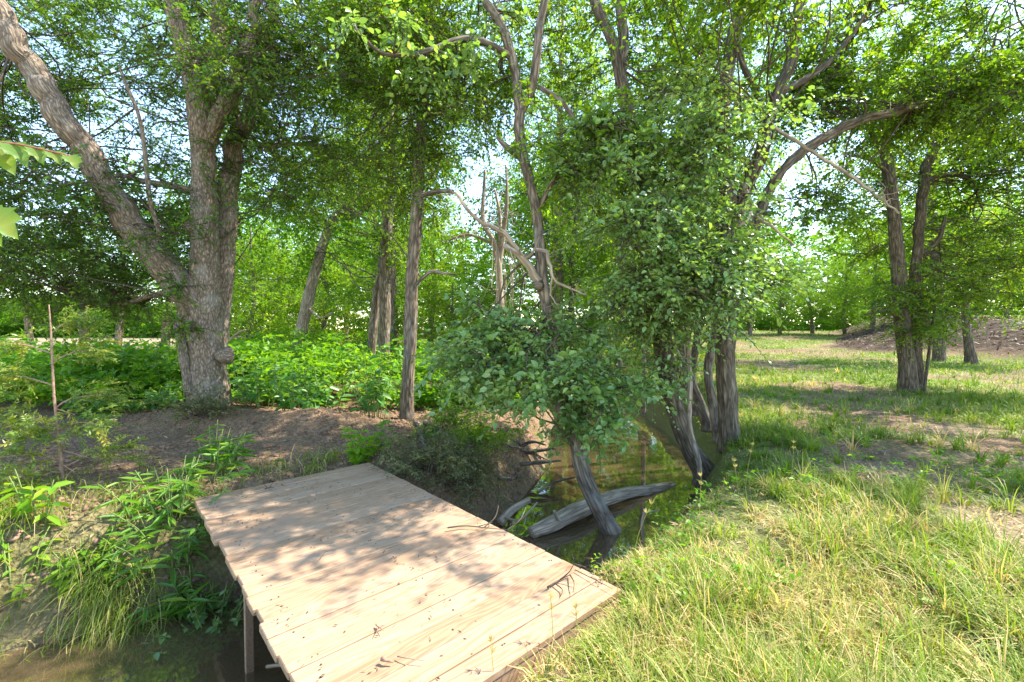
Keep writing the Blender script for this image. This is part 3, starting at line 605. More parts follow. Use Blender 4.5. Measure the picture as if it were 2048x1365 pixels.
extra_crown(r5, np.array(r5.location), 'crown', [(960, 40, 6.4, 160, 70, .8, 40, .7), (1130, 60, 6.6, 110, 90, .6, 36, .7), (1180, 290, 4.9, 90, 60, .5, 30, .6), (1060, -180, 6.2, 300, 120, 1.2, 12, 1), (800, 60, 6.5, 110, 60, .5, 16, .6), (1000, 200, 6.2, 90, 80, .5, 22, .5)], M_MID, (.06, .036), 12, .4, 8, .45, sk)
# ---- right bank cluster
tree('ridged_bark_tree', 'upright trunk with deep ridged bark at the grassy edge of the creek', 'tree', [
    [(1459, 878, 5.87, 23), (1456, 800, 5.87, 21), (1450, 710, 5.87, 20), (1456, 640, 5.87, 20), (1456, 560, 5.87, 20), (1458, 480, 5.9, 20), (1456, 400, 5.9, 18), (1452, 330, 5.9, 16), (1446, 250, 5.9, 15), (1445, 190, 5.9, 14), (1456, 140, 5.9, 13), (1464, 80, 5.9, 12), (1480, 0, 5.9, 10), (1500, -150, 5.9, 6)],
    [(1460, 470, 5.9, 15), (1480, 410, 5.9, 15), (1500, 360, 5.9, 15), (1522, 305, 5.9, 15), (1537, 240, 5.95, 14), (1556, 185, 6, 13), (1580, 125, 6, 12), (1590, 60, 6, 12), (1602, 0, 6, 11), (1625, -150, 6, 6)],
    [(1532, 250, 5.95, 8), (1515, 190, 5.9, 7), (1488, 130, 5.85, 7), (1480, 80, 5.8, 6), (1490, 0, 5.8, 4)],
    [(1560, 185, 6, 8), (1610, 160, 6.1, 8), (1655, 125, 6.2, 7), (1715, 55, 6.3, 5), (1760, -30, 6.3, 3)],
    [(1500, 480, 5.95, 12), (1530, 400, 6, 12), (1562, 345, 6, 11), (1610, 300, 6.05, 11), (1665, 268, 6.1, 10), (1725, 240, 6.1, 10), (1800, 222, 6.1, 9), (1880, 198, 6.1, 8), (1960, 188, 6.1, 7), (2080, 150, 6.1, 5), (2200, 110, 6.1, 3)]],
    dead=[[(1540, 250, 5.6, 5), (1600, 288, 5.5, 4), (1652, 322, 5.4, 4), (1710, 358, 5.3, 3.5), (1752, 392, 5.2, 3), (1797, 425, 5.1, 2)], [(1470, 345, 5.6, 5), (1494, 385, 5.3, 5), (1500, 430, 5.1, 5), (1475, 455, 5, 3)], [(1500, 430, 5.1, 4), (1540, 452, 5, 3.5), (1590, 492, 4.9, 2)]],
    blobs=[(1800, 110, 6.6, 240, 110, 1.1, 62, .9), (2000, 120, 6.4, 160, 130, 1.1, 64, .9), (1640, 60, 7.0, 160, 60, 1.0, 34, .9), (1500, 20, 7, 140, 60, 1, 26, .9), (1800, -150, 3.7, 130, 60, .4, 5, .5), (1500, -40, 4.5, 130, 45, .5, 24, .6), (1380, -60, 4.6, 90, 40, .4, 9, .6), (1720, 190, 6.6, 130, 40, .7, 50, .7), (1930, 200, 6, 140, 40, .7, 46, .7), (1580, 400, 6.8, 45, 50, .5, 16, .6),  # nearest masses, at and above the view's top, added to dapple the deck
           (1750, -170, 6, 420, 130, 2, 50, 1.1), (1480, -200, 6, 200, 110, 1.5, 14, 1.1), (2250, 80, 5.8, 140, 160, 1.6, 70, 1.1), (1400, 120, 6.3, 70, 80, .6, 24, .7)],
    autob=[(4, .35, 16, .7), (3, .4, 8, .7)], bark=B_DARK, leafm=M_YEL, leaf=(.062, .037), tone=.36, sides=64, fine=.022, bk=.016, flare=.18)
tree('overhanging_tree', 'dark tree bending over the water, its upper trunk splitting in a V behind pale leaves', 'tree', [
    [(1408, 945, 5.7, 24), (1378, 895, 5.7, 20), (1354, 830, 5.7, 20), (1338, 760, 5.7, 20), (1326, 690, 5.7, 21), (1316, 620, 5.7, 18), (1308, 540, 5.7, 15), (1298, 450, 5.7, 14), (1280, 350, 5.65, 14), (1256, 225, 5.6, 14), (1241, 155, 5.6, 14), (1226, 85, 5.6, 12), (1196, 20, 5.6, 11), (1165, -70, 5.6, 8), (1140, -200, 5.6, 4)],
    [(1243, 160, 5.6, 11), (1246, 70, 5.6, 11), (1240, 0, 5.6, 11), (1240, -160, 5.6, 6)], [(1310, 580, 5.7, 7), (1270, 590, 5.8, 6), (1230, 620, 5.9, 5), (1200, 640, 6, 3)]],
    blobs=[(1370, 340, 4.9, 150, 140, .8, 44, .5), (1330, 480, 5.0, 140, 100, .6, 44, .55), (1425, 480, 4.8, 85, 130, .5, 30, .5), (1280, 260, 5.1, 110, 100, .6, 44, .6), (1370, 560, 5.1, 110, 50, .5, 40, .45), (1480, 550, 5, 75, 45, .4, 20, .4),
           (1350, 190, 5.2, 70, 70, .6, 14, .5), (1320, 620, 5.4, 60, 40, .3, 14, .35), (1330, 770, 5.45, 18, 60, .1, 8, .25), (1220, 400, 5.6, 60, 80, .5, 20, .6)],
    bark=B_DARK, leafm=M_BLUE, leaf=(.062, .04), K=10, sl=.36, tone=.55, six=True, sides=52, fine=.022, bk=.014, flare=.25, droop=.35)
r6 = bpy.data.objects['overhanging_tree']
extra_crown(r6, np.array(r6.location), 'crown', [(1300, 40, 7.0, 140, 70, .7, 46, .8), (1200, -150, 6.6, 240, 100, 1.2, 10, 1), (1330, 150, 7, 80, 60, .5, 20, .7)], M_MID, (.06, .036), 12, .4, 8, .5, np.array([P(1226, 85, 5.6), P(1246, 70, 5.6), P(1196, 20, 5.6)]))
def sapling(name, label, limb, bark, leafm=M_MID, blobs=(), leaf=(.05, .03), **k):
    return tree(name, label, 'tree', limb, blobs, bark, leafm, leaf, K=10, sl=.3, ns=6, sides=20, bk=.004, flare=.15, **k)
sapling('pale_sapling', 'thin pale grey stem curving up between the dark creek-edge trunks', [[(1398, 925, 5.35, 6), (1379, 850, 5.35, 6), (1380, 780, 5.35, 6), (1377, 710, 5.35, 6), (1374, 640, 5.35, 5), (1380, 540, 5.35, 3)], [(1378, 735, 5.35, 3), (1356, 705, 5.3, 3), (1350, 660, 5.3, 2)]], B_PALE, blobs=[(1385, 560, 5.3, 60, 40, .3, 12, .4)])
sapling('curved_dark_tree', 'thin blackish trunk with a kinked base behind the pale stem', [[(1412, 842, 6.8, 12), (1398, 800, 6.8, 10), (1386, 770, 6.8, 9), (1386, 730, 6.8, 8), (1394, 680, 6.8, 8), (1398, 630, 6.8, 7), (1400, 520, 6.8, 4)]], B_DARK, blobs=[(1400, 560, 6.8, 60, 70, .5, 20, .6)])
sapling('grey_bowed_tree', 'mid-sized grey trunk bowing left beside the ridged-bark tree', [[(1434, 862, 6.4, 11), (1424, 800, 6.4, 10), (1416, 745, 6.4, 10), (1422, 700, 6.4, 10), (1434, 650, 6.4, 10), (1440, 560, 6.4, 7), (1436, 420, 6.4, 4)]], B_MID, blobs=[(1430, 440, 6.6, 60, 80, .5, 20, .6)])
sapling('blackish_tree', 'short dark leaning trunk half hidden behind the overhanging tree', [[(1392, 812, 7.4, 14), (1374, 775, 7.4, 12), (1364, 735, 7.4, 12), (1362, 690, 7.4, 11), (1352, 600, 7.4, 8), (1340, 450, 7.4, 5)]], B_DARK, blobs=[(1330, 450, 7.5, 70, 80, .6, 24, .6)])
sapling('creekside_sapling', 'thin straight greenish stem on the far dirt point of the creek', [[(1287, 808, 9.6, 5), (1288, 740, 9.6, 5), (1287, 660, 9.6, 5), (1290, 560, 9.6, 4), (1285, 450, 9.6, 2)]], B_MID, blobs=[(1285, 560, 9.6, 60, 80, .8, 26, .7), (1270, 680, 9.7, 30, 60, .4, 10, .4)], )
# ---- pair of trunks in the right field
tree('double_trunk_tree', 'pair of dark trunks joined at the foot, standing in the shaded grass', 'tree', [
    [(1817, 788, 9.8, 19), (1813, 720, 9.8, 16), (1806, 660, 9.8, 15), (1801, 600, 9.8, 14), (1797, 540, 9.8, 14), (1790, 460, 9.8, 13), (1785, 400, 9.8, 12), (1776, 330, 9.8, 12), (1770, 270, 9.8, 10), (1764, 215, 9.8, 8), (1755, 100, 9.8, 5)],
    [(1838, 788, 9.9, 14), (1833, 720, 9.9, 12), (1832, 650, 9.9, 12), (1832, 560, 9.9, 11), (1836, 490, 9.9, 10), (1842, 420, 9.9, 10), (1851, 350, 9.9, 10), (1872, 280, 9.9, 9), (1905, 225, 9.9, 7), (1960, 150, 9.9, 4)],
    [(1776, 325, 9.8, 6), (1742, 262, 9.7, 5), (1715, 240, 9.7, 3)], [(1780, 352, 9.8, 5), (1745, 322, 9.6, 4), (1700, 312, 9.5, 3), (1692, 345, 9.5, 2)], [(1836, 515, 9.9, 5), (1875, 482, 9.8, 5), (1890, 430, 9.8, 4)],
    [(1842, 365, 9.9, 5), (1890, 350, 9.8, 5), (1940, 360, 9.7, 4), (1962, 420, 9.7, 2)], [(1802, 640, 9.7, 4), (1775, 622, 9.6, 4), (1730, 630, 9.5, 2)],
    [(1848, 790, 9.7, 3), (1856, 720, 9.7, 3), (1868, 640, 9.7, 3), (1875, 600, 9.7, 2)]],
    blobs=[(1740, 360, 10.9, 110, 80, .9, 36, .9), (1900, 330, 10.6, 130, 90, 1.1, 44, .9), (1910, 520, 10, 110, 90, 1.1, 50, .9), (1990, 470, 9.6, 90, 110, 1.2, 50, .9), (1740, 480, 10.6, 60, 60, .6, 16, .8), (1895, 625, 9.3, 45, 35, .4, 12, .5),
           (1980, 280, 9.7, 120, 90, 1.3, 50, 1), (2130, 420, 9.6, 120, 190, 1.4, 60, 1), (1800, 190, 9.8, 160, 100, 1.5, 50, 1.1), (1760, 600, 9.5, 50, 30, .5, 10, .5), (1840, 660, 9.6, 30, 20, .2, 6, .3)],
    bark=B_DARK, leafm=M_MID, leaf=(.075, .047), K=12, sl=.45, tone=.5, sides=40, fine=.03, bk=.012, flare=.15)
z8 = 18.0
def gbase(px, Y, dz=0.0):
    x = (px - CX) / FPX * Y; return np.array([x, Y, float(ground_z(np.array([x]), np.array([Y]))[0]) + dz])
def world_tree(name, label, spine, bark, leafm, crown, leaf, K=10, sl=.6, ns=8, group=None, tone=.5, sides=14):
    """spine: list of (x,y,z,r) world; crown: list of (cx,cy,cz,rx,ry,rz,count,len)"""
    sp = np.array(spine, float); base = sp[0, :3].copy(); root = empty(name, base, label, 'tree', group); mb = MB()
    pp, rr = resample(np.vstack([sp[0, :3] - [0, 0, .2], sp[:, :3]]), np.r_[sp[0, 3], sp[:, 3]], .15); tube(mb, pp, rr, sides, 0, .5, .008, seed=base[0], flare=.3); mbl = MB(); anc = []
    for (cx, cy, cz, rx, ry, rz, cnt, L) in crown:
        c = np.array([cx, cy, cz]); R = np.array([rx, ry, rz]); ncl = max(3, cnt // 7); cc = nrm(rng.normal(0, 1, (ncl, 3))) * (rng.uniform(.1, 1, (ncl, 1)) ** .4)
        for k in range(cnt):
            o = c + (cc[rng.integers(ncl)] + rng.normal(0, .15, 3)) * R
            if k % 5 == 0:
                q = pp[np.abs(pp[:, 2] - (o[2] - rng.uniform(.2, 1.3))).argmin()]; twig_to(mb, q, o, .022, 0)
            up_branch(mbl, anc, o, nrm(np.r_[rng.normal(0, 1, 2), rng.normal(0, .35)]), L * rng.uniform(.5, 1.2), .012, ns, sides=3)
    mb.build('trunk', bark, root, origin=base)
    A = np.array([a for a, _ in anc]); D = np.array([d for _, d in anc]); tn_ = np.clip(tone + .5 * (fbm(A * .6, 2) - .5) + rng.normal(0, .1, len(A)), 0, 1)
    sprays(mbl, A, D, sl, K, leaf[0], leaf[1], 0, tone=tn_, flat=.6); mbl.build('crown', [leafm, M_TWIG], root, origin=base); return root
b = gbase(1945, 17.5)
world_tree('small_tree', 'small dark tree with a bent foot at the base of the dirt mound', [(b[0], b[1], b[2], .2), (b[0] - .12, b[1], b[2] + .7, .15), (b[0] - .25, b[1], b[2] + 1.5, .13), (b[0] - .3, b[1], b[2] + 3, .1), (b[0], b[1], b[2] + 5, .05)], B_DARK, M_MID, [(b[0], b[1], b[2] + 3.8, 2.2, 1.8, 1.6, 80, 1)], (.09, .055))

# ---- woods behind: a few grown kinds, copied as individual trees
def copy_tree(root, loc, rz, sc, label, group):
    r = root.copy(); COL.objects.link(r); r.location = loc; r.rotation_euler = (0, 0, rz); r.scale = (sc[0], sc[0], sc[1]); r['label'] = label; r['group'] = group
    for c in root.children:
        d = c.copy(); COL.objects.link(d); d.parent = r
    return r
protos = {}
PL = np.array([0.0, -400.0, 0.0])
def proto(kind):
    x, y, z = 0, -400, 0
    if kind == 'tall':
        return world_tree('woodland_tree', 'x', [(x, y, 0, .2), (x + .1, y, 2, .17), (x + .3, y + .1, 4.5, .14), (x + .2, y, 7, .1), (x + .4, y, 9.5, .04)], B_MID, M_BACK, [(x, y, 8.3, 2.4, 2.4, 1.8, 100, 1.3), (x + .8, y - .3, 6, 2.5, 2.4, 1.4, 100, 1.3), (x - .9, y + .2, 3.8, 2.4, 2.4, 1.5, 90, 1.2)], (.10, .062), K=10, sl=.7, ns=9, tone=.5)
    if kind == 'bushy':
        return world_tree('woodland_tree', 'x', [(x, y, 0, .15), (x - .15, y, 1.5, .13), (x + .1, y + .1, 3, .1), (x, y, 5, .06), (x, y, 6.5, .03)], B_MID, M_BACK, [(x, y, 5.3, 2, 2, 1.3, 90, 1.1), (x + .6, y, 3.4, 2.4, 2.2, 1.2, 110, 1.1), (x - .7, y, 1.8, 2.4, 2.2, 1, 90, 1.0)], (.09, .06), K=10, sl=.6, ns=9, tone=.55)
    if kind == 'thin':
        return world_tree('woodland_tree', 'x', [(x, y, 0, .11), (x + .3, y, 2, .1), (x + .35, y, 4, .08), (x + .7, y, 6.5, .05), (x + .6, y, 8, .03)], B_DARK, M_BACK, [(x + .5, y, 6.6, 1.6, 1.6, 1.4, 36, 1.1), (x + .3, y, 4.2, 1.7, 1.7, 1.1, 34, 1.1)], (.09, .055), K=10, sl=.6, ns=8, tone=.45)
for k_ in ('tall', 'bushy', 'thin'): protos[k_] = proto(k_)
WOODS = [
    (1115, 16.5, 'tall', 1.0, 1.45, 'very tall tree whose crown fills the gap right of the crooked creek tree'),
    (775, 15.5, 'tall', 1.0, 1.35, 'very tall tree right behind the twin trunks'),
    (1880, 19, 'tall', 1.1, 1.45, 'very tall tree rising behind the double trunk'),
    (425, 14.5, 'thin', 1.3, 1.45, 'thin tall tree whose leaves show behind the fork of the elm'),
    (1440, 18, 'tall', .8, 1.35, 'narrow tall tree right behind the ridged-bark tree'),
    (1290, 17.5, 'thin', 1.3, 1.5, 'thin tall tree straight behind the overhanging tree'),  # px, Y, kind, scale xy, scale z, label
    (170, 21, 'tall', 1.0, .72, 'low spreading tree left of the big elm at the edge of the pale field'),
    (228, 17, 'thin', 1.2, .8, 'thin dark trunk rising from the undergrowth left of the big elm'),
    (330, 24, 'tall', 1.1, .9, 'woodland tree seen just left of the elm trunk'),
    (505, 19, 'bushy', .9, .85, 'bushy tree in the gap right of the elm trunk'),
    (480, 30, 'tall', 1.2, 1.0, 'tall woodland tree directly behind the elm'),
    (560, 26, 'bushy', 1.1, 1.0, 'bright bushy tree left of the slender leaning trunk'),
    (650, 22, 'bushy', 1.0, .85, 'bushy tree right behind the slender leaning trunk'),
    (690, 32, 'tall', 1.1, .95, 'tall bright tree between the leaning trunk and the twin trunks'),
    (790, 19, 'bushy', .8, .9, 'dark bushy tree filling the gap between the twin trunks and the straight trunk'),
    (860, 24, 'tall', .9, .80, 'yellow-green tree behind the straight trunk'),
    (905, 17, 'bushy', .75, .62, 'low dark thicket tree right of the straight trunk'),
    (1000, 22, 'bushy', .9, .66, 'squat bushy tree below the sky gap in the middle'),
    (1130, 16.5, 'thin', 1.2, 1.05, 'thin dark tree right of the crooked creek tree'),
    (1110, 24, 'tall', 1.1, 1.15, 'tall tree behind the forks of the crooked creek tree'),
    (1190, 19, 'tall', .9, 1.15, 'tall tree on the far creek bank left of the overhanging tree'),
    (1240, 15, 'bushy', .8, .8, 'sunlit bushy tree on the far bank at the creek bend'),
    (1280, 27, 'tall', 1.2, 1.25, 'tall tree seen over the split upper trunk'),
    (1370, 21, 'tall', 1.0, 1.1, 'tall tree behind the cluster of creek-edge trunks'),
    (1430, 28, 'tall', 1.1, 1.1, 'tall tree rising behind the ridged-bark tree'),
    (1500, 42, 'bushy', 1.3, 1.25, 'far tree at the left end of the sunlit meadow'),
    (1560, 45, 'bushy', 1.2, 1.15, 'low far tree at the meadow edge below the sky gap'),
    (1625, 47, 'tall', 1.0, .75, 'far tree whose thin trunks show above the meadow'),
    (1690, 44, 'bushy', 1.2, 1.2, 'far tree left of the double trunk'),
    (1745, 40, 'tall', 1.1, .95, 'far taller tree just left of the double trunk'),
    (1850, 36, 'bushy', 1.3, 1.3, 'tree on the mound behind the double trunk'),
    (1930, 33, 'tall', 1.1, .85, 'tree on the mound behind the small bent tree'),
    (2010, 34, 'bushy', 1.3, 1.4, 'pale tree on top of the mound near the picture edge'),
    (2260, 8.2, 'thin', 1.35, 1.0, 'near tree whose dark leaves reach in over the shaded field at the right picture edge'),
    (60, 34, 'tall', 1.2, .8, 'tall tree over the pale field at the far left'),
    (820, 36, 'tall', 1.3, 1.0, 'far tall tree behind the straight trunk'),
    (1185, 36, 'tall', 1.3, 1.4, 'far tall tree above the creek bend'),
    (1330, 38, 'tall', 1.3, 1.45, 'far tall tree above the overhanging tree'),
    (620, 42, 'tall', 1.3, 1.1, 'far tree over the slender leaning trunk'),
    (745, 28, 'tall', 1.1, 1.25, 'tall tree rising behind the twin trunks'),
]
used = set()
for (px, Yb, kind, sx, sz, lab) in WOODS:
    b = gbase(px, Yb); pr = protos[kind]
    if kind not in used:
        used.add(kind); pr.location = b; pr.rotation_euler = (0, 0, rng.uniform(0, 6.28)); pr.scale = (sx, sx, sz); pr['label'] = lab; pr['group'] = 'trees of the woods behind'
    else: copy_tree(pr, b, rng.uniform(0, 6.28), (sx, sz), lab, 'trees of the woods behind')
# far wood as one mass
mb = MB(); A = []; 
for k in range(2000):
    px = rng.uniform(-500, 2500); Yb = rng.uniform(62, 85); x = (px - CX) / FPX * Yb
    hmax = 5 if px < 420 else (24 if px < 880 else (16 if px < 1020 else (27 if px < 1440 else 17)))
    zb = float(ground_z(np.array([x]), np.array([Yb]), False)[0])
    for q in range(17): A.append((x + rng.normal(0, 1.3), Yb + rng.normal(0, 1), zb + rng.uniform(.02, 1) ** 1.3 * hmax * (.75 + .5 * noise(np.array([x * .13, 3.3, 0])))))
A = np.array(A); sprays(mb, A, rdir(len(A), -.3, .7), 1.6, 12, .5, .32, 0, tone=np.clip(.35 + .8 * (fbm(A * .15, 2) - .5), 0, 1), flat=.7)
tag(mb.build('far_woods', M_BACK), 'far wooded skyline beyond the fields', kind='stuff')
# understory thicket at the foot of the woods
mb = MB(); n_ = 5200; px = rng.uniform(380, 1440, n_); Yb = rng.uniform(15.5, 34, n_); x = (px - CX) / FPX * Yb; d_, s_ = creek(x, Yb)
k = (d_ > .4) & ((s_ > 0) | (Yb > 15)) & (x < 8.5); x = x[k]; y = Yb[k]; zb = ground_z(x, y); h = rng.uniform(.1, 1, len(x)) * (.5 + 3.4 * sstep(.35, .65, n2(x, y, .35, 2, 40)))
A = np.stack([x, y, zb + h], -1); sprays(mb, A, rdir(len(A), -.2, .8), .75, 12, .10, .062, 0, tone=np.clip(.6 + .9 * (fbm(A * .5, 2) - .5), 0, 1), flat=.6)
tag(mb.build('undergrowth', [M_YEL]), 'sunlit leafy thicket at the foot of the woods', kind='stuff')

# ---- dead snag with vines in the middle
mb = MB(); rt = gbase(1000, 10.2); root = empty('dead_snag', rt, 'pale dead tree tangled with bare vines, between the straight trunk and the crooked creek tree', 'dead tree')
for l in ([(1005, 700, 10.2, 10), (1000, 600, 10.2, 9), (996, 520, 10.2, 8), (985, 480, 10.2, 6), (966, 440, 10.2, 5), (970, 340, 10.2, 3)], [(998, 540, 10.2, 6), (1008, 460, 10.2, 5), (1014, 400, 10.1, 4), (1012, 330, 10.1, 2)], [(997, 530, 10.2, 5), (1000, 440, 10.3, 4), (990, 380, 10.3, 2)], [(990, 490, 10.2, 4), (940, 470, 10.3, 3), (900, 480, 10.3, 2)]):
    p_, r_ = px_limb(l); pp, rr = resample(p_, r_, .08)
    if l[0][0] == 1005: pp = np.vstack([rt - [0, 0, .1], pp]); rr = np.r_[rr[0] * 1.2, rr]
    tube(mb, pp, rr, 10, 0, .5, .004)
    for k in range(14): up_branch(mb, [], pp[rng.integers(len(pp) // 4, len(pp))], rdir(1, -.5, .8)[0], rng.uniform(.3, 1.0), .010, 0, 0, 4, .1, .5)
mb.build('trunk', B_DEAD, root, origin=rt); mb = MB()
for k in range(26):
    a = P(rng.uniform(975, 1035), rng.uniform(420, 640), 10.1 + rng.normal(0, .2)); e = a + np.array([rng.normal(0, .3), rng.normal(0, .2), -rng.uniform(.6, 2.2)]); p_, r_ = resample([a, (a + e) / 2 + rng.normal(0, .2, 3), e], [.006, .006, .004], .12); tube(mb, p_, r_, 4, 0, .5)
mb.build('vine', B_DEAD, root, origin=rt)

# ------------------------------------------------------------------ low plants
def on_ground(x, y): return np.array([x, y, float(ground_z(np.array([x]), np.array([y]))[0])])
def herb(name, label, cat, base, nst, H, spread, leaf, per, leafm, group=None, kind='broad', tone=.5, six=True, lean=(0, 0)):
    root = empty(name, base, label, cat, group); ms = MB(); ml = MB()
    for k in range(nst):
        for tr_ in range(12):
            a = rng.uniform(0, 6.28); r = spread * math.sqrt(rng.uniform(0, 1)); b0 = on_ground(base[0] + math.cos(a) * r * .55, base[1] + math.sin(a) * r * .55)
            if b0[2] > -.52: break
        h = H * rng.uniform(.6, 1.15)
        tip = b0 + np.array([math.cos(a) * r * .7 + lean[0], math.sin(a) * r * .7 + lean[1], h]); p_, r_ = resample([b0, (b0 + tip) / 2 + np.array([0, 0, h * .12]), tip], [.006, .005, .003], .06); tube(ms, p_, r_, 5, 0, .5)
        t = np.sort(rng.uniform(.25, 1, per)); idx = (t * (len(p_) - 1)).astype(int); A = p_[idx]; ang = np.arange(per) * 2.4 + a
        if kind == 'broad': dz = rng.uniform(-.25, .35, per)
        elif kind == 'lance': dz = rng.uniform(-.2, .7, per)
        d = np.stack([np.cos(ang), np.sin(ang), dz], -1); nn = np.stack([-np.cos(ang) * .3, -np.sin(ang) * .3, np.ones(per)], -1) + rng.normal(0, .25, (per, 3))
        sz = rng.uniform(.6, 1.2, per) * (1.15 - .5 * t)
        leaves(ml, A, d, nn, leaf[0] * sz, leaf[1] * sz, np.clip(tone + rng.normal(0, .18, per), 0, 1), 0, .16, six, curl=.3)
    ms.build('stem', M_STEM, root, origin=base); ml.build('foliage', leafm, root, origin=base); return root
PK = [((520, 832), .75, .42, 'broad-leaved pokeweed clump right of the elm foot'), ((590, 842), .8, .42, 'tallest broad-leaved pokeweed between the elm and the twin trunks'), ((655, 825), .7, .4, 'broad-leaved pokeweed left of the twin trunks'),
      ((748, 845), .95, .34, 'upright broad-leaved weed at the foot of the twin trunks'), ((300, 828), .5, .5, 'dark broad-leaved weeds left of the elm foot'), ((215, 830), .45, .5, 'low dark weeds behind the cedar sapling')]
for (pp_, H, sp, lab) in PK: herb('pokeweed', lab, 'plant', on_ground(*G(*pp_)[:2]), 16, H, sp, (.19, .095), 9, M_POKE, 'broad-leaved weeds along the dirt bank', tone=.4)
herb('yellow_green_weed', 'bright yellow-green broad-leaved weed beyond the far end of the footbridge', 'plant', on_ground(*G(752, 912)[:2]), 16, .42, .34, (.13, .08), 8, M_COVER, tone=.75)
herb('lance_leaved_weed', 'tall bright clump of lance-leaved weeds at the far left corner of the footbridge', 'plant', on_ground(*(G(345, 1010)[:2])), 30, .40, .46, (.20, .034), 9, M_REED, kind='lance', tone=.6)
herb('lance_leaved_weed', 'smaller lance-leaved weeds hanging beside the left edge of the footbridge', 'plant', on_ground(*(G(372, 1065, -.1)[:2])), 9, .26, .2, (.2, .034), 9, M_REED, kind='lance', tone=.5, lean=(.05, -.15))
herb('lance_leaved_weed', 'lance-leaved weeds behind the far edge of the footbridge', 'plant', on_ground(*(G(425, 950)[:2])), 14, .45, .28, (.2, .034), 9, M_REED, kind='lance', tone=.55)
herb('round_leaved_bush', 'low bush of small rounded bluish leaves under the left edge of the footbridge', 'bush', on_ground(*(G(415, 1150, -.35)[:2])), 26, .34, .3, (.062, .045), 12, M_BLUE, tone=.45, lean=(.03, -.1))
herb('wild_lettuce', 'pale green lobed-leaf weed on the left bank below the cedar sapling', 'plant', on_ground(*G(75, 1035)[:2]), 5, .34, .18, (.17, .075), 6, M_COVER, tone=.7)
herb('heart_leaved_weed', 'weed with one large round yellow-green leaf on the left bank', 'plant', on_ground(*G(262, 1010)[:2]), 1, .34, .05, (.15, .13), 3, M_COVER, tone=.85)
herb('bank_weed', 'light green small-leaved weeds on the sunlit slope at the left', 'plant', on_ground(*G(165, 1050)[:2]), 12, .26, .28, (.09, .05), 7, M_COVER, tone=.75)
herb('bank_weed', 'yellow-green weeds at the left picture edge above the water', 'plant', on_ground(*G(20, 1110, -.1)[:2]), 12, .26, .3, (.09, .05), 7, M_COVER, tone=.75)
herb('bank_weed', 'broad grassy weeds leaning over the water at the lower left', 'plant', on_ground(*G(165, 1165, -.35)[:2]), 12, .24, .3, (.16, .035), 8, M_COVER, kind='lance', tone=.7)
herb('mud_weed', 'small leafy weed on the mud beside the log pile', 'plant', on_ground(*G(860, 880)[:2]), 5, .2, .15, (.09, .055), 6, M_POKE, tone=.6)
herb('creek_weed', 'small leafy sprig beside the foot of the crooked creek tree', 'plant', on_ground(*G(1262, 1085, -.45)[:2]), 8, .3, .18, (.07, .05), 8, M_BLUE, tone=.6)
herb('creek_weed', 'leafy sprig at the water edge right of the footbridge corner', 'plant', on_ground(*G(1215, 1150, -.5)[:2]), 5, .24, .12, (.06, .04), 7, M_COVER, tone=.6)
def shrub(name, label, base, H, R, leafm, leaf, cnt, tone=.5, K=12, sl=.2, flat=.6):
    root = empty(name, base, label, 'shrub'); ms = MB(); anc = []; 
    for k in range(cnt):
        d = nrm(np.r_[rng.normal(0, .7, 2) * R / H, rng.uniform(.4, 1)]); o = base + np.r_[rng.normal(0, R * .25, 2), 0]; up_branch(ms, anc, o, d, math.hypot(H, R) * rng.uniform(.5, 1), .006, 10, 0, 4, .2)
    ml = MB(); A = np.array([a for a, _ in anc]); D = np.array([d for _, d in anc]); sprays(ml, A, D, sl, K, leaf[0], leaf[1], 0, tone=np.clip(tone + rng.normal(0, .15, len(A)), 0, 1), flat=flat)
    ms.build('stems', M_TWIG, root, origin=base); ml.build('foliage', leafm, root, origin=base)
shrub('olive_shrub', 'small olive-brown shrub against the foot of the elm', on_ground(*G(402, 858)[:2]), .42, .36, M_OLIVE, (.035, .016), 34, .55)
shrub('feathery_shrub', 'feathery grey-green shrub on the mud bank right of the footbridge', on_ground(*G(905, 975, -.3)[:2]), .5, .5, M_OLIVE, (.035, .010), 44, .6, 14)
shrub('feathery_shrub', 'low feathery tuft drooping to the water at the right edge of the footbridge', on_ground(*G(950, 1000, -.5)[:2]), .25, .3, M_OLIVE, (.035, .010), 24, .8, 14)
shrub('feathery_shrub', 'wide feathery shrub on the mud halfway along the right edge of the footbridge', on_ground(*G(850, 945, -.1)[:2]), .42, .5, M_OLIVE, (.038, .012), 40, .5, 14)
shrub('bank_shrub', 'green twiggy shrub on the bank between the rotten log and the footbridge', on_ground(*G(955, 915, -.2)[:2]), .4, .4, M_MID, (.045, .022), 24, .55)
shrub('bank_shrub', 'dark twiggy shrub at the foot of the straight trunk', on_ground(*G(900, 880, -.1)[:2]), .5, .4, M_MID, (.045, .022), 22, .35)
